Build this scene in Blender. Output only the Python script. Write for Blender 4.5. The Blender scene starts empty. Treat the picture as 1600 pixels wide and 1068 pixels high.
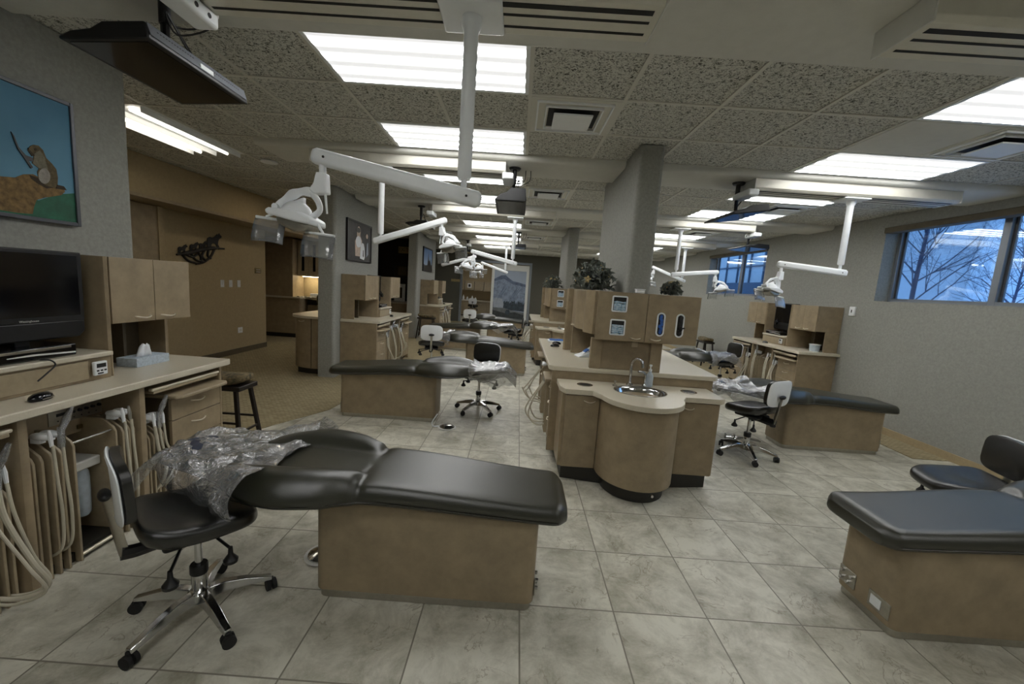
import bpy, math, random
from mathutils import Vector, Matrix, Euler
random.seed(7)
PI = math.pi
S = bpy.context.scene
COL = S.collection
def lin(c):
    return tuple(((v/255)/12.92 if v/255 <= .04045 else ((v/255+.055)/1.055)**2.4) for v in c)

# ---------------------------------------------------------------- camera, sky, exposure
cam_d = bpy.data.cameras.new('camera'); cam = bpy.data.objects.new('camera', cam_d); COL.objects.link(cam)
cam_d.sensor_width = 36; cam_d.lens = 36*644/1600; cam_d.clip_start = .02; cam_d.clip_end = 400
def cam_axes(yaw, pitch, roll):
    cy, sy, cp, sp, cr, sr = math.cos(yaw), math.sin(yaw), math.cos(pitch), math.sin(pitch), math.cos(roll), math.sin(roll)
    f = Vector((sy*cp, cy*cp, -sp)); r = Vector((cy, -sy, 0)); u = r.cross(f)
    return r*cr+u*sr, u*cr-r*sr, f
_r, _u, _f = cam_axes(-.0078, .1347, .0679)
cam.matrix_world = Matrix(((_r.x, _u.x, -_f.x, 0), (_r.y, _u.y, -_f.y, 0), (_r.z, _u.z, -_f.z, 1.53), (0, 0, 0, 1)))
S.camera = cam
S.view_settings.view_transform = 'Standard'; S.view_settings.look = 'None'; S.view_settings.gamma = 1
S.view_settings.use_curve_mapping = False; S.view_settings.exposure = 0.9
PANEL = 5.7                                                   # strength of the fluorescent diffusers
wd = bpy.data.worlds.new('sky'); S.world = wd; wd.use_nodes = True
nt = wd.node_tree; bg = nt.nodes['Background']
tc = nt.nodes.new('ShaderNodeTexCoord'); nz = nt.nodes.new('ShaderNodeTexNoise'); nz.inputs['Scale'].default_value = 3; nz.inputs['Detail'].default_value = 6
mp = nt.nodes.new('ShaderNodeMapping'); mp.inputs['Scale'].default_value = (1, 1, 5)
cr_ = nt.nodes.new('ShaderNodeValToRGB'); cr_.color_ramp.elements[0].position = .35; cr_.color_ramp.elements[1].position = .72
cr_.color_ramp.elements[0].color = lin((104, 152, 204))+(1,); cr_.color_ramp.elements[1].color = lin((166, 202, 232))+(1,)
nt.links.new(tc.outputs['Generated'], mp.inputs[0]); nt.links.new(mp.outputs[0], nz.inputs[0]); nt.links.new(nz.outputs[0], cr_.inputs[0]); nt.links.new(cr_.outputs[0], bg.inputs[0])
bg.inputs[1].default_value = 1.55

# ---------------------------------------------------------------- materials
def newmat(name):
    m = bpy.data.materials.new(name); m.use_nodes = True
    return m, m.node_tree.nodes, m.node_tree.links, m.node_tree.nodes['Principled BSDF']
def mat(name, col, rough=.5, metal=0, var=.12, scale=14, bump=0, bscale=120, spec=.5, detail=4, coords='Object', col2=None, coat=0):
    m, N, L, p = newmat(name)
    p.inputs['Roughness'].default_value = rough; p.inputs['Metallic'].default_value = metal
    p.inputs['Specular IOR Level'].default_value = spec; p.inputs['Coat Weight'].default_value = coat
    c = lin(col); t = N.new('ShaderNodeTexCoord')
    if var > 0 or col2:
        n = N.new('ShaderNodeTexNoise'); n.inputs['Scale'].default_value = scale; n.inputs['Detail'].default_value = detail; n.inputs['Roughness'].default_value = .65
        L.new(t.outputs[coords], n.inputs[0])
        r = N.new('ShaderNodeValToRGB'); r.color_ramp.elements[0].position = .33; r.color_ramp.elements[1].position = .67
        a = lin(col2) if col2 else tuple(v*(1-var) for v in c)
        r.color_ramp.elements[0].color = a+(1,); r.color_ramp.elements[1].color = tuple(min(1, v*(1+(0 if col2 else var))) for v in c)+(1,)
        L.new(n.outputs[0], r.inputs[0]); L.new(r.outputs[0], p.inputs['Base Color'])
    else: p.inputs['Base Color'].default_value = c+(1,)
    if bump:
        b = N.new('ShaderNodeBump'); b.inputs['Strength'].default_value = bump; b.inputs['Distance'].default_value = .004
        n2 = N.new('ShaderNodeTexNoise'); n2.inputs['Scale'].default_value = bscale; n2.inputs['Detail'].default_value = 3
        L.new(t.outputs[coords], n2.inputs[0]); L.new(n2.outputs[0], b.inputs['Height']); L.new(b.outputs[0], p.inputs['Normal'])
    return m
def emis(name, col, strength, var=None):
    m, N, L, p = newmat(name); p.inputs['Base Color'].default_value = (0, 0, 0, 1)
    p.inputs['Emission Color'].default_value = lin(col)+(1,); p.inputs['Emission Strength'].default_value = strength
    return m
M = {}
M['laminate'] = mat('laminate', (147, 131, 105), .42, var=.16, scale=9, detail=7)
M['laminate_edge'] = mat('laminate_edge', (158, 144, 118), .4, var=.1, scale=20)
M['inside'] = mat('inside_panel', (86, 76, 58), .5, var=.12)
M['counter'] = mat('counter', (200, 192, 172), .28, var=.05, scale=160, detail=2)
M['wall'] = mat('wallcover', (147, 147, 140), .85, var=.12, scale=45, bump=.35, bscale=90, detail=6)
M['wall_tan'] = mat('wall_tan', (164, 147, 114), .85, var=.07, scale=30, bump=.2, bscale=90)
M['wall_dark'] = mat('wall_dark', (86, 84, 74), .85, var=.06, scale=30, bump=.15, bscale=90)
M['wall_black'] = mat('wall_black', (50, 44, 36), .85, var=.06)
M['gypsum'] = mat('gypsum', (204, 203, 195), .8, var=.03, bump=.06, bscale=60)
M['tbar'] = mat('tbar', (205, 203, 192), .5, var=0)
M['white'] = mat('white_plastic', (234, 237, 238), .35, var=.02)
M['offwhite'] = mat('offwhite_metal', (206, 206, 200), .4, var=.03)
M['cream'] = mat('cream_hose', (196, 190, 170), .45, var=.05)
M['chrome'] = mat('chrome', (205, 205, 205), .12, 1, var=.04)
M['steel'] = mat('brushed_steel', (176, 172, 162), .32, 1, var=.06, scale=40)
M['nickel'] = mat('satin_nickel', (225, 216, 196), .42, .7, var=.04)
M['leather'] = mat('leather', (40, 40, 29), .31, var=.14, scale=260, bump=.2, bscale=420, spec=.95)
M['leather_seat'] = mat('leather_seat', (22, 22, 20), .25, var=.14, scale=260, bump=.2, bscale=420, spec=.8)
M['black'] = mat('black_plastic', (18, 18, 19), .42, var=.1)
M['gloss_black'] = mat('gloss_black', (9, 10, 14), .1, var=0)
M['rubber'] = mat('rubber', (22, 22, 22), .7, var=.1)
M['toe'] = mat('toe_kick', (34, 32, 27), .5, var=.1)
M['grey_metal'] = mat('grey_metal', (110, 114, 120), .45, .4, var=.05)
M['track'] = mat('track_metal', (210, 207, 194), .4, .1, var=.04)
M['slot'] = mat('track_slot', (20, 19, 16), .7, var=0)
M['frame_dark'] = mat('frame_dark', (26, 22, 20), .35, var=.1)
M['frame_silver'] = mat('frame_silver', (90, 92, 96), .35, .5, var=.1)
M['alu'] = mat('window_aluminium', (140, 146, 152), .4, .5, var=.04)
M['blind'] = mat('blind_fabric', (92, 84, 68), .8, var=.1)
M['paper'] = mat('paper', (226, 228, 230), .8, var=.04)
M['tissue'] = mat('tissue_box', (176, 188, 198), .6, var=.2, scale=60)
M['blue'] = mat('blue_plastic', (40, 96, 176), .4, var=.12)
M['mask'] = mat('mask_paper', (110, 158, 190), .8, var=.35, scale=60, col2=(220, 232, 238))
M['glove'] = mat('nitrile_glove', (44, 92, 170), .5, var=.3, scale=40)
M['wood_dark'] = mat('stained_wood', (30, 24, 20), .4, var=.2)
M['camo'] = mat('camouflage', (120, 104, 74), .9, scale=26, col2=(52, 50, 34), detail=2)
M['leaf'] = mat('leaf', (96, 102, 94), .6, var=.6, scale=30)
M['leaf_pale'] = mat('leaf_pale', (158, 140, 96), .7, var=.3, scale=30)
M['bark'] = mat('bark', (66, 72, 96), .9, var=.2)
M['snow'] = mat('snow', (196, 210, 232), .8, var=.1, scale=1)
M['bld'] = mat('building_cladding', (204, 216, 228), .7, var=.06, scale=1)
M['bld2'] = mat('building_dark', (76, 96, 120), .7, var=.1, scale=1)
M['iron'] = mat('iron', (26, 22, 18), .5, .3, var=.1)
M['brass'] = mat('brass_plate', (120, 104, 66), .4, .5, var=.1)
M['water'] = mat('bottle_plastic', (190, 202, 212), .35, var=.1, scale=30)
M['navy'] = mat('navy_headrest', (38, 46, 66), .5, var=.2)
M['barn'] = mat('barn_paint', (150, 156, 166), .8, var=.1)
M['skin'] = mat('painted_skin', (196, 176, 160), .8, var=.2)
# window glass / clear plastics: mostly transparent with a soft reflection
def clear(name, tint, gloss, rough, bump=0, bscale=20, strong=.0, milk=0):
    m, N, L, p = newmat(name); N.remove(p); out = N['Material Output']
    tr = N.new('ShaderNodeBsdfTransparent'); tr.inputs[0].default_value = tint+(1,)
    g = N.new('ShaderNodeBsdfGlossy'); g.inputs['Roughness'].default_value = rough
    mix = N.new('ShaderNodeMixShader'); fr = N.new('ShaderNodeFresnel'); fr.inputs[0].default_value = 1.45
    ml = N.new('ShaderNodeMath'); ml.operation = 'MULTIPLY_ADD'; ml.inputs[1].default_value = gloss; ml.inputs[2].default_value = strong; ml.use_clamp = True
    L.new(fr.outputs[0], ml.inputs[0]); L.new(ml.outputs[0], mix.inputs[0]); L.new(tr.outputs[0], mix.inputs[1]); L.new(g.outputs[0], mix.inputs[2]); L.new(mix.outputs[0], out.inputs[0])
    if milk:
        df = N.new('ShaderNodeBsdfDiffuse'); df.inputs[0].default_value = (.8, .83, .86, 1); m2 = N.new('ShaderNodeMixShader'); m2.inputs[0].default_value = milk
        L.new(mix.outputs[0], m2.inputs[1]); L.new(df.outputs[0], m2.inputs[2]); L.new(m2.outputs[0], out.inputs[0])
    if bump:
        t = N.new('ShaderNodeTexCoord'); n = N.new('ShaderNodeTexNoise'); n.inputs['Scale'].default_value = bscale; n.inputs['Detail'].default_value = 4; n.inputs['Distortion'].default_value = 2.5
        b = N.new('ShaderNodeBump'); b.inputs['Strength'].default_value = bump; b.inputs['Distance'].default_value = .02
        L.new(t.outputs['Object'], n.inputs[0]); L.new(n.outputs[0], b.inputs['Height']); L.new(b.outputs[0], g.inputs['Normal']); L.new(b.outputs[0], fr.inputs['Normal'])
    return m
M['glass'] = clear('window_glass', (.9, .95, 1), .6, .02)
M['shield'] = clear('shield_plastic', (.93, .94, .93), 1.2, .12, strong=.06, milk=.10)
M['film'] = clear('plastic_film', (.84, .86, .89), 2.2, .10, bump=1.0, bscale=13, strong=.24, milk=.09)
M['vase'] = M['gloss_black']

def floor_mat():
    m, N, L, p = newmat('floor_tile'); t = N.new('ShaderNodeTexCoord'); sp = N.new('ShaderNodeSeparateXYZ'); L.new(t.outputs['Object'], sp.inputs[0])
    def line(sock, off):
        a = N.new('ShaderNodeMath'); a.operation = 'SUBTRACT'; L.new(sock, a.inputs[0]); a.inputs[1].default_value = off
        b = N.new('ShaderNodeMath'); b.operation = 'DIVIDE'; L.new(a.outputs[0], b.inputs[0]); b.inputs[1].default_value = .4572
        fl = N.new('ShaderNodeMath'); fl.operation = 'FLOOR'; L.new(b.outputs[0], fl.inputs[0])
        f = N.new('ShaderNodeMath'); f.operation = 'FRACT'; L.new(b.outputs[0], f.inputs[0])
        g = N.new('ShaderNodeMath'); g.operation = 'SUBTRACT'; g.inputs[1].default_value = .5; L.new(f.outputs[0], g.inputs[0])
        h = N.new('ShaderNodeMath'); h.operation = 'ABSOLUTE'; L.new(g.outputs[0], h.inputs[0])
        k = N.new('ShaderNodeMath'); k.operation = 'GREATER_THAN'; L.new(h.outputs[0], k.inputs[0]); k.inputs[1].default_value = .4925
        return k.outputs[0], fl.outputs[0]
    gx, fx = line(sp.outputs[0], .108); gy, fy = line(sp.outputs[1], 2.276)
    mx = N.new('ShaderNodeMath'); mx.operation = 'MAXIMUM'; L.new(gx, mx.inputs[0]); L.new(gy, mx.inputs[1])
    cb = N.new('ShaderNodeCombineXYZ'); L.new(fx, cb.inputs[0]); L.new(fy, cb.inputs[1])
    wn = N.new('ShaderNodeTexWhiteNoise'); L.new(cb.outputs[0], wn.inputs[0])
    add = N.new('ShaderNodeVectorMath'); add.operation = 'MULTIPLY_ADD'; add.inputs[1].default_value = (30, 30, 30)
    L.new(wn.outputs['Color'], add.inputs[0]); L.new(t.outputs['Object'], add.inputs[2])
    n1 = N.new('ShaderNodeTexNoise'); n1.inputs['Scale'].default_value = 4.2; n1.inputs['Detail'].default_value = 11; n1.inputs['Roughness'].default_value = .72; n1.inputs['Distortion'].default_value = .35
    n2 = N.new('ShaderNodeTexNoise'); n2.inputs['Scale'].default_value = 4.5; n2.inputs['Detail'].default_value = 5; n2.inputs['Distortion'].default_value = .7; n2.inputs['Roughness'].default_value = .62
    L.new(add.outputs[0], n1.inputs[0]); L.new(add.outputs[0], n2.inputs[0])
    r = N.new('ShaderNodeValToRGB'); e = r.color_ramp.elements; e[0].position = .33; e[0].color = lin((146, 142, 124))+(1,); e[1].position = .60; e[1].color = lin((206, 203, 188))+(1,)
    L.new(n1.outputs[0], r.inputs[0])
    # thin veins where the second noise crosses a level
    v = N.new('ShaderNodeMath'); v.operation = 'SUBTRACT'; v.inputs[1].default_value = .47; L.new(n2.outputs[0], v.inputs[0])
    va = N.new('ShaderNodeMath'); va.operation = 'ABSOLUTE'; L.new(v.outputs[0], va.inputs[0])
    vr = N.new('ShaderNodeMapRange'); vr.inputs[1].default_value = 0; vr.inputs[2].default_value = .016; vr.inputs[3].default_value = .55; vr.inputs[4].default_value = 0; L.new(va.outputs[0], vr.inputs[0])
    vm = N.new('ShaderNodeMath'); vm.operation = 'MULTIPLY'; L.new(vr.outputs[0], vm.inputs[0])
    n3 = N.new('ShaderNodeTexNoise'); n3.inputs['Scale'].default_value = 6; L.new(add.outputs[0], n3.inputs[0])
    n3r = N.new('ShaderNodeMapRange'); n3r.inputs[1].default_value = .45; n3r.inputs[2].default_value = .6; L.new(n3.outputs[0], n3r.inputs[0]); L.new(n3r.outputs[0], vm.inputs[1])
    m1 = N.new('ShaderNodeMix'); m1.data_type = 'RGBA'; L.new(vm.outputs[0], m1.inputs['Factor']); L.new(r.outputs[0], m1.inputs['A']); m1.inputs['B'].default_value = lin((112, 98, 74))+(1,)
    m2 = N.new('ShaderNodeMix'); m2.data_type = 'RGBA'; L.new(mx.outputs[0], m2.inputs['Factor']); L.new(m1.outputs['Result'], m2.inputs['A']); m2.inputs['B'].default_value = lin((124, 120, 106))+(1,)
    L.new(m2.outputs['Result'], p.inputs['Base Color'])
    b = N.new('ShaderNodeBump'); b.invert = True; b.inputs['Strength'].default_value = .5; b.inputs['Distance'].default_value = .003; L.new(mx.outputs[0], b.inputs['Height'])
    b2 = N.new('ShaderNodeBump'); b2.inputs['Strength'].default_value = .12; b2.inputs['Distance'].default_value = .006; L.new(n1.outputs[0], b2.inputs['Height']); L.new(b.outputs[0], b2.inputs['Normal']); L.new(b2.outputs[0], p.inputs['Normal'])
    p.inputs['Roughness'].default_value = .42
    return m
M['floor'] = floor_mat()
def ceil_mat():
    m, N, L, p = newmat('acoustic_tile'); t = N.new('ShaderNodeTexCoord')
    w = N.new('ShaderNodeTexNoise'); w.inputs['Scale'].default_value = 58; w.inputs['Detail'].default_value = 5; w.inputs['Roughness'].default_value = .7; w.inputs['Distortion'].default_value = 1.2
    L.new(t.outputs['Object'], w.inputs[0])
    r = N.new('ShaderNodeValToRGB'); e = r.color_ramp.elements; e[0].position = .40; e[0].color = lin((86, 85, 78))+(1,); e[1].position = .51; e[1].color = lin((210, 209, 200))+(1,)
    L.new(w.outputs[0], r.inputs[0]); L.new(r.outputs[0], p.inputs['Base Color'])
    b = N.new('ShaderNodeBump'); b.inputs['Strength'].default_value = .9; b.inputs['Distance'].default_value = .006; L.new(w.outputs[0], b.inputs['Height']); L.new(b.outputs[0], p.inputs['Normal'])
    p.inputs['Roughness'].default_value = .95; p.inputs['Specular IOR Level'].default_value = .1
    return m
M['ceiling'] = ceil_mat()
def carpet_mat():
    m, N, L, p = newmat('woven_carpet'); t = N.new('ShaderNodeTexCoord')
    mpn = N.new('ShaderNodeMapping'); mpn.inputs['Rotation'].default_value = (0, 0, .15); L.new(t.outputs['Object'], mpn.inputs[0])
    b = N.new('ShaderNodeTexBrick'); b.inputs['Scale'].default_value = 9; b.inputs['Mortar Size'].default_value = .035; b.inputs['Mortar Smooth'].default_value = 1
    b.inputs['Color1'].default_value = lin((164, 152, 122))+(1,); b.inputs['Color2'].default_value = lin((146, 134, 106))+(1,); b.inputs['Mortar'].default_value = lin((108, 97, 74))+(1,)
    L.new(mpn.outputs[0], b.inputs[0]); L.new(b.outputs[0], p.inputs['Base Color'])
    n = N.new('ShaderNodeTexNoise'); n.inputs['Scale'].default_value = 300; L.new(t.outputs['Object'], n.inputs[0])
    bb = N.new('ShaderNodeBump'); bb.inputs['Strength'].default_value = .6; bb.inputs['Distance'].default_value = .005; L.new(n.outputs[0], bb.inputs['Height']); L.new(bb.outputs[0], p.inputs['Normal'])
    p.inputs['Roughness'].default_value = .95; p.inputs['Specular IOR Level'].default_value = .1
    return m
M['carpet'] = carpet_mat()
def diffuser_mat():
    m, N, L, p = newmat('light_diffuser'); t = N.new('ShaderNodeTexCoord'); sp = N.new('ShaderNodeSeparateXYZ'); L.new(t.outputs['Object'], sp.inputs[0])
    a = N.new('ShaderNodeMath'); a.operation = 'MULTIPLY'; a.inputs[1].default_value = 2*PI/.145; L.new(sp.outputs[1], a.inputs[0])
    c = N.new('ShaderNodeMath'); c.operation = 'COSINE'; L.new(a.outputs[0], c.inputs[0])
    d = N.new('ShaderNodeMath'); d.operation = 'MULTIPLY_ADD'; d.inputs[1].default_value = .5; d.inputs[2].default_value = .5; L.new(c.outputs[0], d.inputs[0])
    pw = N.new('ShaderNodeMath'); pw.operation = 'POWER'; pw.inputs[1].default_value = 3.6; L.new(d.outputs[0], pw.inputs[0]); d = N.new('ShaderNodeMath'); d.operation = 'MULTIPLY_ADD'; d.inputs[1].default_value = 2.2; d.inputs[2].default_value = .075; L.new(pw.outputs[0], d.inputs[0])
    k = N.new('ShaderNodeMath'); k.operation = 'MULTIPLY'; k.inputs[1].default_value = PANEL; L.new(d.outputs[0], k.inputs[0])
    p.inputs['Base Color'].default_value = (.5, .5, .5, 1); p.inputs['Emission Color'].default_value = lin((250, 250, 249))+(1,)
    L.new(k.outputs[0], p.inputs['Emission Strength'])
    return m
M['diffuser'] = diffuser_mat()
M['tube'] = emis('fluorescent_tube', (255, 246, 228), 6)
M['downlight'] = emis('downlight_lens', (255, 238, 212), 30)
M['underlight'] = emis('under_cabinet_lamp', (255, 236, 196), 14)
def grad(name, c1, c2, axis=2, lo=-.5, hi=.5, nscale=6, namp=.3):
    m, N, L, p = newmat(name); t = N.new('ShaderNodeTexCoord'); sp = N.new('ShaderNodeSeparateXYZ'); L.new(t.outputs['Object'], sp.inputs[0])
    n = N.new('ShaderNodeTexNoise'); n.inputs['Scale'].default_value = nscale; n.inputs['Detail'].default_value = 6; L.new(t.outputs['Object'], n.inputs[0])
    mr = N.new('ShaderNodeMapRange'); mr.inputs[1].default_value = lo; mr.inputs[2].default_value = hi; L.new(sp.outputs[axis], mr.inputs[0])
    ad = N.new('ShaderNodeMath'); ad.operation = 'MULTIPLY_ADD'; ad.inputs[1].default_value = namp; L.new(n.outputs[0], ad.inputs[0]); L.new(mr.outputs[0], ad.inputs[2])
    s2 = N.new('ShaderNodeMath'); s2.operation = 'SUBTRACT'; s2.inputs[1].default_value = namp/2; L.new(ad.outputs[0], s2.inputs[0])
    r = N.new('ShaderNodeValToRGB'); r.color_ramp.elements[0].color = lin(c1)+(1,); r.color_ramp.elements[1].color = lin(c2)+(1,); L.new(s2.outputs[0], r.inputs[0]); L.new(r.outputs[0], p.inputs['Base Color'])
    p.inputs['Roughness'].default_value = .6
    return m

# ---------------------------------------------------------------- mesh builder
class B:
    def __init__(s): s.v = []; s.f = []; s.M = None
    def add(s, vs, fs):
        o = len(s.v)
        if s.M is not None: vs = [s.M @ Vector(v) for v in vs]
        s.v += [tuple(v) for v in vs]; s.f += [tuple(i+o for i in f) for f in fs]; return s
    def box(s, x0, x1, y0, y1, z0, z1):
        x0, x1 = sorted((x0, x1)); y0, y1 = sorted((y0, y1)); z0, z1 = sorted((z0, z1))
        return s.add([(x0,y0,z0),(x1,y0,z0),(x1,y1,z0),(x0,y1,z0),(x0,y0,z1),(x1,y0,z1),(x1,y1,z1),(x0,y1,z1)],
                     [(0,3,2,1),(4,5,6,7),(0,1,5,4),(1,2,6,5),(2,3,7,6),(3,0,4,7)])
    def prism(s, pts, axis, a, b):
        # pts counter-clockwise in the plane of the two other axes (x,y | x,z | y,z)
        area = sum(p[0]*q[1]-q[0]*p[1] for p, q in zip(pts, pts[1:]+pts[:1]))
        if area < 0: pts = pts[::-1]
        def P(p, t): return (p[0], p[1], t) if axis == 2 else ((p[0], t, p[1]) if axis == 1 else (t, p[0], p[1]))
        n = len(pts); vs = [P(p, a) for p in pts]+[P(p, b) for p in pts]
        fs = [tuple(range(n))[::-1], tuple(range(n, 2*n))]+[(i, (i+1) % n, n+(i+1) % n, n+i) for i in range(n)]
        if (axis == 1) != (b < a): fs = [f[::-1] for f in fs]
        return s.add(vs, fs)
    def rings(s, rings, cap=True, closed=True):
        n = len(rings[0]); vs = [p for r in rings for p in r]; fs = []
        for i in range(len(rings)-1):
            for j in range(n if closed else n-1):
                k = (j+1) % n; fs.append((i*n+j, i*n+k, (i+1)*n+k, (i+1)*n+j))
        if cap and closed: fs.append(tuple(range(n))[::-1]); fs.append(tuple((len(rings)-1)*n+j for j in range(n)))
        return s.add(vs, fs)
    def tube(s, pts, r, n=8, flat=1):
        pts = [Vector(p) for p in pts]; R = []; up = None
        for i, p in enumerate(pts):
            d = (pts[min(i+1, len(pts)-1)]-pts[max(i-1, 0)]).normalized()
            if up is None: up = d.orthogonal().normalized()
            up = (up-d*up.dot(d)).normalized(); w = d.cross(up)
            rr = r[i] if isinstance(r, (list, tuple)) else r
            R.append([p+up*math.cos(2*PI*k/n)*rr+w*math.sin(2*PI*k/n)*rr*flat for k in range(n)])
        return s.rings(R)
    def cyl(s, p0, p1, r0, r1=None, n=16): return s.tube([p0, p1], [r0, r0 if r1 is None else r1], n)
    def lathe(s, prof, c=(0, 0, 0), n=24, cap=True):
        return s.rings([[(c[0]+r*math.cos(2*PI*k/n), c[1]+r*math.sin(2*PI*k/n), c[2]+z) for k in range(n)] for r, z in prof], cap)
    def ball(s, c, rx, ry=None, rz=None, n=16, m=10):
        ry = ry or rx; rz = rz or rx
        return s.rings([[(c[0]+rx*math.sin(a)*math.cos(2*PI*k/n), c[1]+ry*math.sin(a)*math.sin(2*PI*k/n), c[2]-rz*math.cos(a)) for k in range(n)] for a in [max(.05, min(PI-.05, PI*i/m)) for i in range(m+1)]])
    def build(s, name, m, parent=None, bevel=0, seg=2, sub=0, angle=40, loc=None, solid=0):
        me = bpy.data.meshes.new(name); me.from_pydata([tuple(v) for v in s.v], [], s.f); me.update()
        me.materials.append(M[m] if isinstance(m, str) else m)
        me.polygons.foreach_set('use_smooth', [True]*len(me.polygons))
        me.set_sharp_from_angle(angle=math.radians(angle))
        o = bpy.data.objects.new(name, me); COL.objects.link(o)
        if parent: o.parent = parent
        if loc: o.location = loc
        if bevel:
            md = o.modifiers.new('bevel', 'BEVEL'); md.width = bevel; md.segments = seg; md.limit_method = 'ANGLE'; md.angle_limit = math.radians(40)
        if solid:
            md = o.modifiers.new('solid', 'SOLIDIFY'); md.thickness = solid; md.offset = 0
        if sub:
            md = o.modifiers.new('sub', 'SUBSURF'); md.levels = sub; md.render_levels = sub
        return o
def bx(name, m, parent, *d, bevel=.002, **k): return B().box(*d).build(name, m, parent, bevel=bevel, **k)
def cat(pts, n=6):
    pts = [Vector(p) for p in pts]; q = [2*pts[0]-pts[1]]+pts+[2*pts[-1]-pts[-2]]; out = []
    for i in range(1, len(q)-2):
        a, b, c, d = q[i-1:i+3]
        for k in range(n):
            t = k/n; out.append(.5*((2*b)+(c-a)*t+(2*a-5*b+4*c-d)*t*t+(3*b-a-3*c+d)*t**3))
    out.append(pts[-1]); return out
def tag(o, label, category, group=None, kind=None):
    o['label'] = label; o['category'] = category
    if group: o['group'] = group
    if kind: o['kind'] = kind
    return o
def thing(name, label, category, loc=(0, 0, 0), rz=0, group=None):
    o = bpy.data.objects.new(name, None); COL.objects.link(o); o.location = loc; o.rotation_euler = (0, 0, rz); o.empty_display_size = .1
    return tag(o, label, category, group)
def struct(o): o['kind'] = 'structure'; return o
def kids(o): return [c for c in bpy.data.objects if c.parent == o]
def dup(root, label, loc, rz, group=None):
    def rec(o, par):
        c = o.copy(); COL.objects.link(c); c.parent = par
        for k in tree[o]: rec(k, c)
        return c
    tree = {}
    def walk(o): tree[o] = kids(o); [walk(k) for k in tree[o]]
    walk(root); r = rec(root, None); r.location = loc; r.rotation_euler = (0, 0, rz); r['label'] = label
    if group: r['group'] = group
    return r
def text(name, body, size, m, parent, loc, rot, ext=.001, align='CENTER'):
    cu = bpy.data.curves.new(name, 'FONT'); cu.body = body; cu.size = size; cu.extrude = ext; cu.align_x = align; cu.align_y = 'CENTER'
    cu.materials.append(M[m]); tmp = bpy.data.objects.new('tmp', cu); COL.objects.link(tmp)
    bpy.context.view_layer.update(); me = bpy.data.meshes.new_from_object(tmp.evaluated_get(bpy.context.evaluated_depsgraph_get())); bpy.data.objects.remove(tmp)
    o = bpy.data.objects.new(name, me); COL.objects.link(o); o.parent = parent; o.location = loc; o.rotation_euler = rot
    return o

# ================================================================= THE ROOM
XL, XR, H, YB, YF = -2.65, 4.70, 2.75, -2.6, 16.3
T = .6096; CX0, CY0 = -.012, 2.225           # ceiling grid origin
struct(bx('floor', 'floor', None, -6.6, 5.1, YB-.2, 19.6, -.1, 0, bevel=0))
def slab(name, m, pts, z0, z1): return struct(B().prism(pts, 2, z0, z1).build(name, m))
slab('floor_carpet_left', 'carpet', [(-6.5, 2.9), (-2.62, 2.9), (-2.62, 3.2), (-2.35, 3.9), (-2.05, 4.5), (-2.0, 5.2), (-2.0, 7.0), (-1.75, 7.6), (-1.5, 8.1), (-1.6, 9.4), (-1.95, 10.2), (-2.1, 16.25), (-6.5, 16.25)], .0, .006)
slab('floor_carpet_right', 'carpet', [(4.3, 4.25), (4.69, 4.25), (4.69, 12), (4.0, 12), (4.0, 8.4), (4.35, 8.0), (4.35, 5.3)], .0, .006)
struct(bx('ceiling', 'ceiling', None, -6.6, 5.1, YB-.2, 19.6, H+.006, H+.1, bevel=0))
# T-bar grid
g = B()
for k in range(-9, 9):
    x = CX0+k*T; g.box(x-.012, x+.012, YB, YF+2, H-.001, H+.006)
for k in range(-8, 26):
    y = CY0+k*T; g.box(-6, XR, y-.012, y+.012, H-.0015, H+.006)
struct(g.build('ceiling_grid', 'tbar'))
# walls
slabw = lambda n, m, *d: struct(bx(n, m, None, *d, bevel=0))
slabw('wall_back', 'wall', -6.6, 5.1, YB-.15, YB, 0, H)
slabw('wall_far_left', 'wall_dark', -6.6, -2.32, YF, YF+.12, 0, H)
slabw('wall_far_right', 'wall_dark', .37, 4.9, YF, YF+.12, 0, H)
slabw('wall_far_header', 'wall_dark', -2.32, .37, YF, YF+.12, 2.36, H)
# left wall stubs (each ends in a rounded edge)
for i, (a, b) in enumerate(((-2.6, 2.86), (5.95, 7.8), (10.75, 13.05))):
    r = .05; pts = [(XL-.24, a+.001)]
    for cx, cy, a0 in ((XL-r, a+r, -90), (XL-r, b-r, 0)):
        pts += [(cx+r*math.cos(math.radians(a0+t)), cy+r*math.sin(math.radians(a0+t))) for t in range(0, 91, 15)]
    pts += [(XL-.24, b)]
    struct(B().prism(pts, 2, 0, H-.002).build('wall_left_%s' % ('near', 'middle', 'distant')[i], 'wall'))
slabw('wall_left_outer_near', 'wall_tan', -5.1, -4.95, 2.86, 8.06, 0, 2.30)
slabw('wall_left_outer_end', 'wall_tan', -6.5, -5.1, 7.96, 8.06, 0, 2.30)
slabw('wall_left_closure', 'wall_tan', -5.1, XL-.24, 2.74, 2.86, 0, H)
slabw('wall_left_kitchen', 'wall_tan', -6.5, -6.4, 8.06, 16.3, 0, H)
slabw('wall_left_kitchen_back', 'wall_tan', -6.4, -4.35, 9.95, 10.05, 0, H)
slabw('wall_left_hall', 'wall_black', -6.4, XL-.24, 12.95, 13.05, 0, H)
slabw('wall_left_hall_side', 'wall_black', -4.45, -4.35, 10.05, 12.95, 0, H)
slabw('ceiling_bulkhead', 'wall_tan', -6.4, -4.45, 2.86, 9.95, 2.30, H-.002)
struct(bx('trim_bulkhead', 'laminate', None, -4.95, -4.43, 2.87, 9.94, 2.26, 2.299))
struct(bx('baseboard_left', 'inside', None, -4.95, -4.938, 2.87, 8.06, .006, .10))
struct(bx('baseboard_right', 'wall_tan', None, XR-.012, XR, YB, YF, 0, .09))
struct(bx('baseboard_far', 'toe', None, .46, XR-.02, YF-.012, YF, 0, .1))
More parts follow.
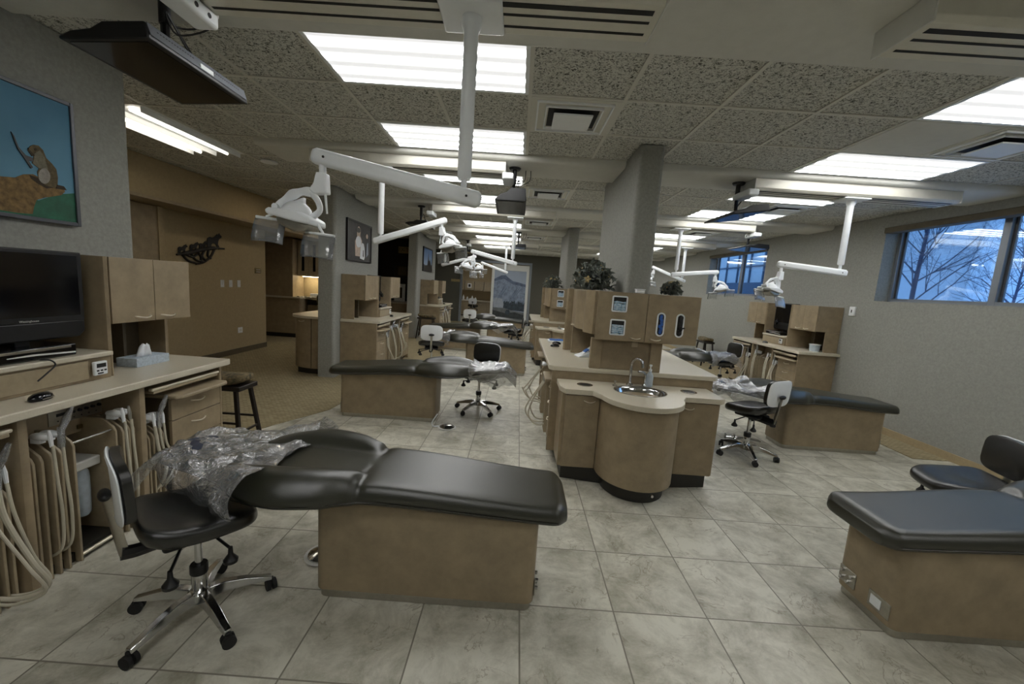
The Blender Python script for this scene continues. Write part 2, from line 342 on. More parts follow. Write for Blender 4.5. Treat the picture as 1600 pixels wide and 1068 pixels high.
for i, (a, b) in enumerate(((5.96, 6.12),)):
    pass
# right wall with two window openings
W1 = (3.15, 5.56); W2 = (8.13, 10.5); ZW0, ZW1 = 1.655, 2.60
TH = .26
slabw('wall_right_low', 'wall', XR, XR+TH, YB-.1, YF+.1, 0, ZW0)
slabw('wall_right_high', 'wall', XR, XR+TH, YB-.1, YF+.1, ZW1, H)
for n, a, b in (('near', YB-.1, W1[0]), ('between', W1[1], W2[0]), ('end', W2[1], YF+.1)):
    slabw('wall_right_'+n, 'wall', XR, XR+TH, a, b, ZW0, ZW1)
for i, (a, b) in enumerate((W1, W2)):
    w = bpy.data.objects.new('window_%d' % (i+1), None); COL.objects.link(w); w['kind'] = 'structure'; w.location = (XR+.2, a, ZW0)
    f = B(); L_ = b-a; Hh = ZW1-ZW0; mid = L_/2
    t = .045
    for y0, y1 in ((0, t), (L_-t, L_), (mid-.035, mid+.035)): f.box(-.03, .03, y0, y1, 0, Hh)
    for y0, y1 in ((t, mid-.035), (mid+.035, L_-t)):
        f.box(-.03, .03, y0, y1, 0, t); f.box(-.03, .03, y0, y1, Hh-t, Hh)
    f.build('window_frame', 'alu', w, bevel=.003)
    for y0, y1 in ((t, mid-.035), (mid+.035, L_-t)):
        f2 = B()
        for d in ((y0, y0+.03, t, Hh-t), (y1-.03, y1, t, Hh-t)): f2.box(.005, .028, d[0], d[1], d[2], d[3])
        f2.build('sash', 'frame_silver', w, bevel=.002)
        bx('pane', 'glass', w, .010, .014, y0+.02, y1-.02, t, Hh-t, bevel=0)
    bl = bx('roller_blind', 'blind', None, XR-.035, XR+.10, a-.02, b+.0, ZW1-.075, ZW1-.004, bevel=.01)
    tag(bl, ('rolled up taupe window blind above the large near window', 'rolled up taupe window blind above the small far window')[i], 'blind')
# ceiling beams carrying the tracks (plain plaster, rounded lower edges)
BEAM = [1.615+2.4384*k for k in range(-1, 6)]
BZ = 2.695
for i, y in enumerate(BEAM):
    pts = []; r = .04
    pts = [(y, H-.0005), (y, BZ+r)]+[(y+r-r*math.cos(math.radians(t)), BZ+r-r*math.sin(math.radians(t))) for t in (20, 45, 70, 90)]
    pts += [(y+T-r+r*math.sin(math.radians(t)), BZ+r-r*math.cos(math.radians(t))) for t in (0, 20, 45, 70)]+[(y+T, BZ+r), (y+T, H-.0005)]
    xr_ = XR; struct(B().prism(pts, 0, XL+.06, xr_).build('ceiling_beam', 'gypsum'))
# structural columns rising behind the islands
for i, y in enumerate((3.58, 8.42)):
    r = .035; x0, x1, y0, y1 = .92, 1.125, y, y+1.45; pts = []
    for cx, cy, a0 in ((x0+r, y0+r, 180), (x1-r, y0+r, 270), (x1-r, y1-r, 0), (x0+r, y1-r, 90)):
        pts += [(cx+r*math.cos(math.radians(a0+t)), cy+r*math.sin(math.radians(a0+t))) for t in (0, 30, 60, 90)]
    struct(B().prism(pts, 2, .872, H-.002).build('wall_column', 'wall'))

# ---- fluorescent panels
def troffer(label):
    t = thing('ceiling_light', label, 'ceiling light', group='fluorescent ceiling panels')
    f = B(); a, b = 2*T, T
    f.box(.012, a-.012, .012, .035, -.006, .004); f.box(.012, a-.012, b-.035, b-.012, -.006, .004); f.box(.012, .035, .035, b-.035, -.006, .004); f.box(a-.035, a-.012, .035, b-.035, -.006, .004)
    f.build('light_frame', 'white', t, bevel=.001)
    B().box(.035, a-.035, .035, b-.035, -.002, .003).build('diffuser', 'diffuser', t)
    return t
rows = [2.225+4.8768*k+d for k in range(0, 3) for d in (0, 2*T, 4*T, 6*T)]
ordn = ['nearest', 'second', 'third', 'fourth', 'fifth', 'sixth', 'seventh', 'eighth', 'ninth', 'tenth', 'eleventh', 'twelfth']
tr0 = None
for side, x in (('left', CX0-2*T), ('right', CX0+4*T)):
    for i, y in enumerate(rows):
        if y > 15: continue
        lab = '%s lit panel from the camera in the %s row of ceiling lights' % (ordn[i], side)
        if tr0 is None: tr0 = troffer(lab); tr0.location = (x, y, H)
        else: dup(tr0, lab, (x, y, H), 0)
for x, w_ in ((CX0-2*T, 'left'), (CX0+4*T, 'right')):
    dup(tr0, 'lit panel behind the photographer on the %s' % w_, (x, 2.225-6*T, H), 0)
    dup(tr0, 'lit panel just behind the photographer on the %s' % w_, (x, 2.225-4*T, H), 0)
# open troffer with two bare tubes over the alcove
t = thing('strip_light', 'open fixture with bare tubes over the alcove behind the left wall', 'ceiling light', (CX0-6*T+.02, 2.225+2*T, H))
bx('housing', 'white', t, .012, T-.03, .012, 2*T-.012, -.003, .004)
for x in (.13, .42):
    B().cyl((x, .05, -.022), (x, 2*T-.05, -.022), .011, n=12).build('tube', 'tube', t)
for x in (.02, .27, .53): bx('louvre', 'white', t, x, x+.012, .02, 2*T-.02, -.045, -.003, bevel=.001)
# ---- air diffusers
def airvent(label):
    t = thing('air_vent', label, 'air vent', group='square air vents in the ceiling')
    bx('backing', 'tbar', t, .013, T-.013, .013, T-.013, -.004, .004, bevel=0)
    f = B(); 
    for a, z0, z1, w in ((.05, -.018, -.004, .012), (.11, -.022, -.006, .010)):
        b = T-a; f.box(a, b, a, a+w, z0, z1); f.box(a, b, b-w, b, z0, z1); f.box(a, a+w, a+w, b-w, z0, z1); f.box(b-w, b, a+w, b-w, z0, z1)
    f.build('frame', 'white', t, bevel=.002)
    bx('shadow_gap', 'slot', t, .13, T-.13, .13, T-.13, -.0045, -.0042, bevel=0)
    bx('centre_plate', 'white', t, .17, T-.17, .17, T-.17, -.04, -.028, bevel=.004)
    return t
av = None
for lab, x, y in (('nearest square air vent beside the left lights', 0, 1), ('second square air vent beyond the first beam', 0, 5), ('third square air vent far down the left bay', 0, 9), ('fourth small air vent near the far wall', 0, 13),
                  ('square air vent between the right hand light panels', 5, 1), ('air vent beyond the right hand beam behind the screen', 5, 5), ('distant air vent on the right', 5, 9)):
    X_, Y_ = CX0+x*T, CY0+y*T
    if av is None: av = airvent(lab); av.location = (X_, Y_, H)
    else: dup(av, lab, (X_, Y_, H), 0)
tag(bx('blank_panel', 'gypsum', None, CX0+4*T+.013, CX0+5*T-.013, CY0+T+.013, CY0+2*T-.013, H-.003, H+.004, bevel=0), 'plain smooth ceiling panel between two right hand light panels', 'ceiling panel')
tag(B().lathe([(.09, 0), (.09, -.012), (.07, -.018), (.01, -.018)], (-2.95, 4.9, H)).build('smoke_detector', 'white'), 'round white smoke detector on the alcove ceiling', 'smoke detector')

# ---------------------------------------------------------------- operatory tracks, lamps, screens
def track(x0, x1, y, label, boxend, plate):
    t = thing('lamp_track', label, 'lamp track', (0, y+.05, BZ), group='ceiling lamp tracks')
    z1, z0 = -.001, -.105; w = .27
    pts = [(0, z1), (0, z0+.02), (.02, z0), (w-.02, z0), (w, z0+.02), (w, z1)]
    B().prism(pts, 0, x0, x1).build('housing', 'track', t, bevel=.003)
    for a, b in ((.05, .078), (.115, .13), (.19, .205)): bx('slot', 'slot', t, x0+.03, x1-.03, a, b, z0-.0015, z0+.001, bevel=0)
    for x in (x0-.006, x1-.002): bx('end_cap', 'offwhite', t, x, x+.008, -.002, w+.002, z0-.003, z1, bevel=.002)
    bxx = x0 if boxend < 0 else x1
    sb = bx('control_box', 'white', t, bxx-.085 if boxend < 0 else bxx-.02, bxx+.02 if boxend < 0 else bxx+.085, -.05, .25, z0-.065, z0-.004, bevel=.014, seg=3)
    for zz in (.12, .19):
        B().cyl((bxx+(.0205 if boxend < 0 else -.0205), zz, z0-.035), (bxx+(.022 if boxend < 0 else -.022), zz, z0-.035), .010).build('socket', 'slot', sb)
    bx('mounting_plate', 'white', t, plate-.125, plate+.125, .02, .24, z0-.018, z0-.002, bevel=.008)
    return t
def lamp(x, y, L, rise, rz, label, pz=None, hr=0):
    top = BZ-.122
    t = thing('treatment_lamp', label, 'treatment lamp', (x, y, top), rz, 'white treatment lamps hanging from the tracks')
    zb = 1.955-top
    B().lathe([(.04, 0), (.04, -.03), (.031, -.05), (.029, -.06), (.029, zb+.01), (.024, zb), (.013, zb-.002), (.013, zb-.07)], n=24).build('pole', 'white', t)
    za = 1.875-top
    a = Vector((.075, 0, za)); e = Vector((-L, 0, za+rise)); d = (e-a); ln = d.length; ang = math.atan2(d.z, -d.x)
    b = B(); rr = .034; prof = []
    for k in range(16):
        A = 2*PI*k/16; prof.append((max(-.026, min(.026, .036*math.cos(A))), .036*math.sin(A)))
    R = []
    for s, q in ((0, .45), (.008, .8), (.02, 1), (ln-.02, .92), (ln-.008, .75), (ln, .4)):
        R.append([a+d.normalized()*s+Vector((0, p[0]*q, 0))+Vector((math.sin(ang), 0, math.cos(ang)))*p[1]*q for p in prof])
    b.rings(R); b.build('arm', 'white', t, angle=50)
    for s in (.06, ln-.06):
        p = a+d.normalized()*s; B().cyl(p+Vector((0, -.028, 0)), p+Vector((0, -.025, 0)), .005).build('screw', 'slot', t)
    # lamp head, drawn in the plane of the arm (x, z), hanging from the arm's end
    hx, hz = e.x+.045, e.z-.03
    h = bpy.data.objects.new('lamp_head', None); COL.objects.link(h); h.parent = t; h.location = (hx, 0, hz); h.rotation_euler = (0, 0, hr)
    B().cyl((0, 0, .0), (0, 0, -.05), .014).build('swivel', 'white', h)
    B().prism([(-.02, -.042), (.022, -.042), (.027, -.125), (-.028, -.13), (-.05, -.112), (-.03, -.085)], 1, -.022, .022).build('joint_block', 'white', h, bevel=.006, seg=3)
    B().cyl((.012, 0, -.125), (.02, 0, -.205), .006, .004, n=8).build('handle_pin', 'white', h)
    Z = -.04
    y1 = cat([(-.04, 0, -.08+Z), (-.095, 0, -.083+Z), (-.145, 0, -.108+Z), (-.183, 0, -.15+Z)], 5)
    y2 = cat([(-.045, 0, -.083+Z), (-.018, 0, -.118+Z), (-.012, 0, -.155+Z), (-.045, 0, -.185+Z)], 5)
    yk = B(); yk.tube(y1, [.012+.002*math.sin(i) for i in range(len(y1))], 10, 1.6); yk.tube(y2, .012, 10, 1.6); yk.build('yoke', 'white', h)
    B().cyl((-.188, -.03, -.152+Z), (-.188, .03, -.152+Z), .013).build('pivot_knob', 'white', h)
    B().prism([(-.205, -.172+Z), (-.19, -.163+Z), (-.07, -.168+Z), (-.018, -.195+Z), (-.018, -.222+Z), (-.09, -.212+Z), (-.20, -.188+Z)], 1, -.075, .075).build('housing', 'white', h, bevel=.008, seg=3)
    B().ball((-.11, 0, -.172+Z), .062, .056, .052).build('dome', 'white', h)
    B().prism([(-.115, -.12+Z), (-.075, -.105+Z), (-.075, -.15+Z), (-.12, -.15+Z)], 1, -.012, .012).build('fin', 'white', h, bevel=.004)
    B().prism([(-.175, -.19+Z), (-.03, -.218+Z), (-.04, -.245+Z), (-.10, -.25+Z), (-.165, -.222+Z)], 1, -.055, .055).build('reflector', 'steel', h, bevel=.012, seg=3)
    for s in (-1, 1):
        sh = B(); c = Vector((-.235, 0, -.195+Z)) if s < 0 else Vector((.0, 0, -.25+Z))
        bar = B().tube([c+Vector((-.062, -.02*s, .002)), c+Vector((.062, -.02*s, -.008))], .006, 8).build('shield_bar', 'white', h)
        R = []
        for i in range(8):
            u = i/7; R.append([tuple(c+Vector((-.068+.136*v, -.022*s-.03*math.sin(u*1.5), -.004-.098*u-.012*v+.006*math.sin(v*3)))) for v in (0, .25, .5, .75, 1)])
        sh.rings(R, cap=False, closed=False); sh.build('splash_shield', 'shield', h, solid=.002)
    B().tube([(-.2, 0, -.175+Z), (-.235, -.01, -.195+Z)], .006, 8).build('bracket', 'white', h)
    B().tube([(-.02, 0, -.21+Z), (0, .01, -.25+Z)], .006, 8).build('bracket', 'white', h)
    return t
by = BEAM  # BEAM[1]=1.615, [2]=4.05, [3]=6.49, [4]=8.93, [5]=11.37
track(-1.38, .47, by[1], 'lamp track over the nearest left recliner, across the top', -1, -.26)
track(-2.08, -.21, by[2], 'lamp track on the second beam, left of the column', 1, -1.42)
track(-1.41, .49, by[3], 'lamp track on the third beam in the left bay', -1, -.13)
track(-2.05, -.2, by[4], 'lamp track on the fourth beam in the left bay', 1, -1.65)
track(-1.41, .45, by[5], 'lamp track on the fifth beam, nearest the far wall', -1, -.41)
track(1.44, 3.35, by[1], 'lamp track at the top right corner with no pole in view', 1, 3.05)
track(2.17, 4.11, by[2], 'lamp track in the right bay beside the nearest black screen', -1, 3.17)
track(1.6, 3.55, by[3], 'lamp track in the right bay beyond the nearest black screen', 1, 2.46)
track(2.1, 4.1, by[4], 'lamp track farthest back in the right bay', -1, 3.52)
lamp(-.26, by[1]+.18, .64, .14, 0, 'large white lamp nearest the camera on a long arm')
lamp(-1.42, by[2]+.16, .66, .26, PI, 'white lamp whose arm slants up beside the framed dog picture', hr=-.4)
lamp(-.13, by[3]+.16, .67, .16, 0, 'white lamp over the second dark recliner, arm ending before the mural', hr=.5)
lamp(-1.65, by[4]+.18, .68, .24, PI, 'small white lamp with arm rising from the left in front of the far door', hr=.3)
lamp(-.41, by[5]+.14, .68, .24, 0, 'smallest far white lamp in front of the landscape mural', hr=-.3)
lamp(3.17, by[2]+.16, .62, .05, 0, 'white lamp hanging in front of the right wall between the windows', hr=.35)
lamp(2.46, by[3]+.16, .67, .09, PI, 'white lamp in front of the small far window', hr=-.3)
lamp(3.52, by[4]+.18, .68, .27, 0, 'far white lamp half hidden by the large grey column')

def screen(x, y, z, label, dx=.36, dy=.60, th=.065, tilt=(0, 0), poleoff=(0, 0), rz=0):
    t = thing('ceiling_screen', label, 'television', (x, y, z), rz, 'black screens hanging from the beams')
    body = bpy.data.objects.new('display', None); COL.objects.link(body); body.parent = t; body.rotation_euler = (tilt[0], tilt[1], 0)
    B().prism([(-dx/2, 0), (dx/2, 0), (dx/2, .018), (dx/2-.012, th), (.0, th), (-.05, th*.62), (-dx/2+.05, th*.5), (-dx/2, .012)], 1, -dy/2, dy/2).build('case', 'black', body, bevel=.006)
    bx('screen', 'gloss_black', body, -dx/2+.022, dx/2-.022, -dy/2+.022, dy/2-.022, -.002, .001, bevel=0)
    B().prism([(dx/2+.0005, .019), (dx/2+.003, .019), (dx/2-.009, th+.001), (dx/2-.0115, th+.001)], 1, -dy/2+.01, dy/2-.01).build('back_edge', 'grey_metal', body)
    for k in range(2):
        v = B()
        for j in range(14):
            yy = -dy/2+.05+k*.3+j*.014; v.box(dx/2-.02, dx/2-.004, yy, yy+.007, .034, .05)
        v.build('vent_slots', 'slot', body)
    bx('port_plate', 'white', body, dx/2-.01, dx/2+.003, -.03, .05, .024, .044, bevel=.001)
    px, py = poleoff; top = BZ-z
    B().tube([(px*.3, py*.3, th), (px*.8, py*.8, th+.06), (px, py, th+.11)], .017, 8).build('swivel_bracket', 'black', t)
    B().cyl((px, py, th+.10), (px, py, top-.01), .022, n=12).build('pole', 'black', t)
    B().lathe([(.05, -.022), (.06, -.006), (.06, -.001)], (px, py, top), n=20).build('ceiling_mount', 'black', t)
    for k in range(2):
        a = .09+.05*k
        B().tube(cat([(px+.02+a, py+.05, top-.005), (px+.01+a, py+.08, top-.10), (px+.03, py+.03, top-.14-.03*k), (px+.05, py-.05, th+.12), (.05, .14, th+.02+.02*k)], 5), .004, 6).build('cable', 'black', t)
    return t
screen(-1.70, 2.04, 2.385, 'black flat screen hanging face down at the top left corner', tilt=(0, -.06), poleoff=(.09, -.11))
screen(-.14, 4.33, 2.31, 'black boxy screen hanging beside the nearest white pole', dx=.30, dy=.46, th=.13, tilt=(-.12, 0), poleoff=(.02, -.02))
screen(-1.64, 6.78, 2.37, 'black screen hanging beyond the left grey wall picture', poleoff=(.0, 0), dx=.34, dy=.6)
screen(-.08, 9.22, 2.36, 'black screen hanging above the mural on the far wall', poleoff=(.0, 0), dx=.34, dy=.6)
screen(-1.5, 11.66, 2.36, 'farthest black screen hanging left of the mural', poleoff=(0, 0), dx=.34, dy=.6)
screen(2.14, 4.36, 2.37, 'black screen hanging just right of the large column', tilt=(0, -.16), poleoff=(-.03, -.05))
screen(3.60, 6.80, 2.36, 'black screen hanging in front of the small far window', tilt=(0, .05), poleoff=(0, 0))
screen(2.15, 9.25, 2.36, 'tiny black screen hanging right behind the large column', poleoff=(0, 0), dx=.34, dy=.6)

# ---------------------------------------------------------------- recliners
def spl(s, pts):
    for (a, va), (b, vb) in zip(pts, pts[1:]):
        if s <= b: u = (s-a)/(b-a); u = u*u*(3-2*u); return va+(vb-va)*u
    return pts[-1][1]
LEN = 1.97
def prof(s):
    hw = spl(s, [(0, .17), (.05, .222), (.9, .245), (1.0, .27), (1.12, .335), (1.28, .37), (1.45, .33), (1.6, .215), (1.8, .18), (1.93, .14), (LEN, .07)])
    zb = .462+spl(s, [(0, 0), (.95, .050), (1.3, .065), (LEN, .125)])
    th = spl(s, [(0, .06), (.04, .094), (.9, .104), (1.3, .088), (1.6, .062), (1.92, .055), (LEN, .03)])
    wg = spl(s, [(.93, 0), (1.1, .055), (1.3, .062), (1.48, .03), (1.6, 0)]) if s > .93 else 0
    return hw, zb, th, wg
def top_z(s, u):
    hw, zb, th, wg = prof(s); a = abs(u)
    env = math.sqrt(max(0, 1-((s-1.27)/.315)**2))
    pil = math.sin(PI*max(0, min(1, (a-.40)/.60))**.85) if a > .40 else 0
    return zb+th*(1-max(0, a-.75)**2*4)+.062*env*max(0, pil)-.016*math.exp(-((a-.42)/.07)**2)*env-.010*math.exp(-((s-.955)/.014)**2)*a
def recliner(label):
    t = thing('recliner', label, 'treatment recliner', group='dark padded treatment recliners')
    # local: foot at x=0, head at x=-LEN, centre line y=0
    R = []; ss = [0, .008, .02, .045, .08]+[.12+.05*i for i in range(16)]+[.92, .94, .96, .98, 1.0, 1.04, 1.08, 1.13, 1.2, 1.28, 1.36, 1.44, 1.52, 1.6, 1.7, 1.8, 1.88, 1.93, 1.955, LEN]
    for s in ss:
        hw, zb, th, wg = prof(s); ring = []
        notch = .012*math.exp(-((s-.955)/.018)**2)
        hw -= notch*1.2
        for u in (-1, -.97, -.9, -.8, -.7, -.6, -.5, -.42, -.34, -.2, 0, .2, .34, .42, .5, .6, .7, .8, .9, .97, 1):
            zt = top_z(s, u)-notch*abs(u)
            if abs(u) == 1: zt = zb+(zt-zb)*.62
            elif abs(u) > .96: zt = zb+(zt-zb)*.90
            ring.append((-s, u*hw, zt))
        for u in (1, .93, .6, 0, -.6, -.93, -1):
            ring.append((-s, u*hw*.99, zb+(.018 if abs(u) == 1 else .0)))
        R.append(ring)
    B().rings(R).build('cushion', 'leather', t, sub=1, angle=180)
    # seams of piping along the sides
    for sgn in (-1, 1):
        pts = [(-s, sgn*(prof(s)[0]*1.003), prof(s)[1]+prof(s)[2]*.30) for s in [.05+.1*i for i in range(19)]]
        B().tube(pts, .0022, 5).build('piping', 'leather_seat', t)
    # laminate pedestal, top slopes with the cushion, rounded vertical corners
    x0, x1, hy, r = -1.17, -.13, .175, .04
    pts = []
    for cx, cy, a0 in ((x1-r, -hy+r, -90), (x1-r, hy-r, 0), (x0+r, hy-r, 90), (x0+r, -hy+r, 180)):
        pts += [(cx+r*math.cos(math.radians(a0+q)), cy+r*math.sin(math.radians(a0+q))) for q in (0, 22, 45, 68, 90)]
    def zt(x): return .465+.05*(-x)/.95
    n = len(pts); b = B(); b.add([(p[0], p[1], .045) for p in pts]+[(p[0], p[1], zt(p[0])) for p in pts], [tuple(range(n))[::-1], tuple(range(n, 2*n))]+[(i, (i+1) % n, n+(i+1) % n, n+i) for i in range(n)])
    b.build('pedestal', 'laminate', t, angle=30)
    q = [(p[0]*1.0+(.012 if p[0] < -.6 else -.012), p[1]*.955) for p in pts]
    B().prism(q, 2, .003, .046).build('kick_strip', 'steel', t, angle=30)
    # service plates on the foot end
    pl = bx('service_plate', 'steel', t, -.1305, -.126, -.155, -.05, .075, .16, bevel=.002)
    for yy, zz in ((-.13, .10), (-.13, .14), (-.09, .095), (-.07, .135)): B().cyl((-.126, yy, zz), (-.112, yy, zz), .009, n=10).build('fitting', 'chrome', pl)
    pl = bx('outlet_plate', 'steel', t, -.1305, -.127, .03, .15, .075, .155, bevel=.002)
    bx('outlet', 'white', pl, -.127, -.124, .045, .105, .09, .14, bevel=.003)
    return t
bed = recliner('dark olive recliner nearest the camera with a tan pedestal, head to the left')
bed.location = (.30, 1.945, 0)
BEDS = [('dark recliner in front of the second left cabinets, head to the right', (-1.99, 4.50, 0), PI),
        ('dark recliner beyond the wheeled stool, sloping down to the right', (.33, 7.16, 0), 0),
        ('dark recliner whose bagged head points right toward the mural', (-2.0, 9.45, 0), PI),
        ('farthest dark recliner just in front of the landscape mural', (.33, 12.0, 0), 0),
        ('dark recliner at right edge reflecting blue window light', (1.73, 1.945, 0), PI),
        ('dark recliner by the right wall with the white backed stool at its head', (4.10, 4.45, 0), 0),
        ('dark recliner showing between the island and the right wall cabinets', (1.72, 6.9, 0), PI)]
for lab, loc, rz in BEDS: dup(bed, lab, loc, rz)

def filmbag(loc, rz, label, seed, drop=.10, s0=1.42, s1=2.0, flare=.03, hang=0):
    rnd = random.Random(seed); ph = [rnd.uniform(0, 6) for _ in range(8)]
    t = thing('plastic_cover', label, 'plastic cover', loc, rz, 'clear plastic covers over the headrests')
    R = []; n = 44; m = 54
    for i in range(n+1):
        s = s0+(s1+.03-s0)*i/n; row = []
        hw, zb, th, wg = prof(min(s, LEN)); hw = max(hw, .12)+.02+flare*(1+.5*math.sin(5*s+ph[0]))
        for j in range(m+1):
            u = -1+2*j/m; v = u*1.5
            a = min(abs(v), 1)
            z = top_z(min(s, LEN-.04), a*.97)+.007
            y = a*hw*(1 if u > 0 else -1)
            if abs(v) > 1:
                e = (abs(v)-1)/.5
                z -= e*(drop*(1+.4*math.sin(s*14+ph[1]+(2 if u > 0 else 0)))+hang*max(0, math.sin((s-s0)/(s1-s0)*PI)))
                y += (1 if u > 0 else -1)*(.02*math.sin(e*3)+.012*math.sin(s*31+ph[2]))*(1 if not hang else 1-e*.8)
                if hang: y -= (1 if u > 0 else -1)*e*hw*.55
            if s > LEN-.05: z -= (s-LEN+.05)*1.0
            w = .006*math.sin(23*s+9*u+ph[3])+.005*math.sin(41*s-17*u+ph[4])+.006*abs(math.sin(22*u+9*s+ph[5]+2*math.sin(7*s)))+.010*max(0, math.sin(13*u+34*s+ph[6]))**3
            z += w+.004; x = -s+.01*math.sin(11*u+ph[7])*(1 if i in (0, 1) else .4)
            if i == 0: z += .008+.01*math.sin(9*u+ph[2])
            row.append((x, y, z))
        R.append(row)
    B().rings(R, cap=False, closed=False).build('film', 'film', t, angle=180)
    # dark padded headrest roll under the film
    hr_ = B().ball((-1.86, 0, .624), .10, .150, .034, n=20).build('headrest_pad', 'navy', t)
    return t
filmbag((.30, 1.945, 0), 0, 'clear crinkled plastic cover on the headrest nearest the camera', 3, flare=.06, s0=1.36)
filmbag((-1.99, 4.5, 0), PI, 'clear plastic cover ballooning over the wheeled stool seat', 5, hang=.12, s0=1.52)
filmbag((.33, 7.16, 0), 0, 'clear plastic cover on the headrest behind the white stool back', 7)
filmbag((-2.0, 9.45, 0), PI, 'clear plastic cover on the distant headrest pointing right', 9, hang=.05)
filmbag((4.10, 4.45, 0), 0, 'clear plastic cover on the headrest beside the island sink', 11, flare=.05, drop=.13)
filmbag((1.72, 6.9, 0), PI, 'clear plastic cover on the headrest behind the island, before the right cabinets', 13)

# ---------------------------------------------------------------- wheeled stools
def stool(label, loc, rz, base=0, seatz=.50):
    t = thing('wheeled_stool', label, 'stool', loc, rz, 'wheeled operator stools')
    # seat: saddle shaped, faces +x
    R = []; n = 28
    for zz, k in ((0, .86), (.012, .95), (.03, 1), (.055, 1), (.072, .965), (.082, .88), (.088, .7), (.089, .4), (.088, .06)):
        ring = []
        for j in range(n):
            a = 2*PI*j/n; c, s_ = math.cos(a), math.sin(a)
            x = .208*k*(abs(c)**.50)*(1 if c > 0 else -1)*(1.0); y = .218*k*(abs(s_)**.50)*(1 if s_ > 0 else -1)
            y *= 1-.16*max(0, x/.2)
            lift = .05*max(0, -x/.2)**2-.022*max(0, x/.2)**2+.012*(y/.2)**2
            if zz < .03: lift *= .8
            ring.append((x, y, seatz-.075+zz+lift))
        R.append(ring)
    B().rings(R).build('seat', 'leather_seat', t, sub=1, angle=180)
    bx('seat_pan', 'black', t, -.13, .10, -.11, .11, seatz-.105, seatz-.072, bevel=.015, seg=3)
    # backrest
    def shell(x0, th, k, name, m):
        R = []
        for sx in (0, 1):
            pass
        b = B(); N_ = 28; rings = []
        for xx, kk in ((x0, .93*k), (x0+.004, k), (x0+th-.004, k), (x0+th, .93*k)):
            ring = []
            for j in range(N_):
                a = 2*PI*j/N_; c, s_ = math.cos(a), math.sin(a)
                y = .175*kk*(abs(c)**.5)*(1 if c > 0 else -1); z = .125*kk*(abs(s_)**.5)*(1 if s_ > 0 else -1)
                ring.append((xx+.35*y*y*1.4-.06*z, y, seatz+.185+z+.0*y))
            rings.append(ring)
        return b.rings(rings).build(name, m, t, angle=60)
    shell(-.262, .012, 1.0, 'backrest_shell', 'white')
    shell(-.249, .035, .97, 'backrest_pad', 'leather_seat')
    B().ball((-.275, 0, seatz+.155), .02, .045, .02).build('back_knob', 'black', t)
    B().tube([(-.272, 0, seatz+.16), (-.252, 0, seatz+.03), (-.23, 0, seatz-.11)], .011, 8, 2.0).build('back_bar', 'steel', t)
    B().tube(cat([(-.24, 0, seatz-.10), (-.19, 0, seatz-.105), (-.1, 0, seatz-.10), (0, 0, seatz-.11)], 4), .026, 8, 1.5).build('tilt_mechanism', 'black', t)
    for q in ((-.15, .17), (.02, .2), (-.12, -.19), (.08, -.17)):
        lv = B(); lv.tube([(q[0]*.5, q[1]*.3, seatz-.11), (q[0], q[1], seatz-.135)], .006, 6); lv.build('lever', 'black', t)
        B().lathe([(.008, 0), (.010, -.03), (.028, -.055), (.026, -.068), (.01, -.074)], (q[0], q[1], seatz-.128), n=14).build('lever_knob', 'black', t)
    B().lathe([(.027, .10), (.03, .105), (.03, .2), (.026, .215), (.015, .22), (.015, seatz-.09)], n=20).build('gas_column', 'chrome', t)
    B().lathe([(.031, .20), (.034, .205), (.034, .24), (.031, .245)], n=20).build('collar', 'black', t)
    B().lathe([(.02, .07), (.045, .085), (.045, .115), (.03, .13)], n=20).build('hub', 'chrome', t)
    for k in range(5):
        a = base+2*PI*k/5-rz; c, s_ = math.cos(a), math.sin(a)
        lg = B(); R = []
        for rr, zz, w, h in ((.03, .098, .024, .026), (.09, .105, .022, .022), (.17, .092, .02, .018), (.24, .074, .018, .012), (.275, .066, .017, .009)):
            R.append([(c*rr-s_*y, s_*rr+c*y, zz+z) for y, z in ((-w, -h), (w, -h), (w*.75, h), (-w*.75, h))])
        leg = lg.rings(R).build('leg', 'chrome', t, bevel=.003, angle=50)
        cs = random.Random(k+int(abs(loc[0])*10)).uniform(0, 6); cc, sn = math.cos(cs), math.sin(cs)
        wx, wy = c*.272, s_*.272
        cb = B()
        for o in (-.013, .013): cb.tube([(wx-sn*(o-.008), wy+cc*(o-.008), .027), (wx-sn*(o+.008), wy+cc*(o+.008), .027)], .026, 16)
        cb.tube([(wx, wy, .03), (wx, wy, .062)], .012, 10)
        cb.build('caster', 'rubber', t)
    return t
stool('black wheeled stool nearest the camera, white shell seen edge on', (-1.31, 1.63, 0), math.radians(48), math.radians(39))
stool('black backed wheeled stool under the plastic bag in the left aisle', (-.40, 4.86, 0), math.radians(-105), math.radians(20))
stool('white backed stool before the head of the sloping left recliner', (-1.38, 6.75, 0), math.radians(100), math.radians(10), .52)
stool('dark stool under the distant bagged headrest pointing right', (-.08, 9.62, 0), math.radians(180), math.radians(30))
stool('small white backed stool in front of the far doorway', (-1.3, 11.4, 0), math.radians(95), math.radians(10), .52)
stool('black stool at the right edge with its seat lit blue', (3.02, 2.66, 0), math.radians(165), math.radians(10), .46)
stool('white backed wheeled stool right of the sink island', (2.38, 4.0, 0), math.radians(118), math.radians(-28), .52)
stool('black stool tucked under the headrest before the right cabinets', (3.62, 7.15, 0), math.radians(-170), math.radians(30))
stool('faint white backed stool inside the far room', (-1.9, 17.6, 0), math.radians(90), 0, .6)

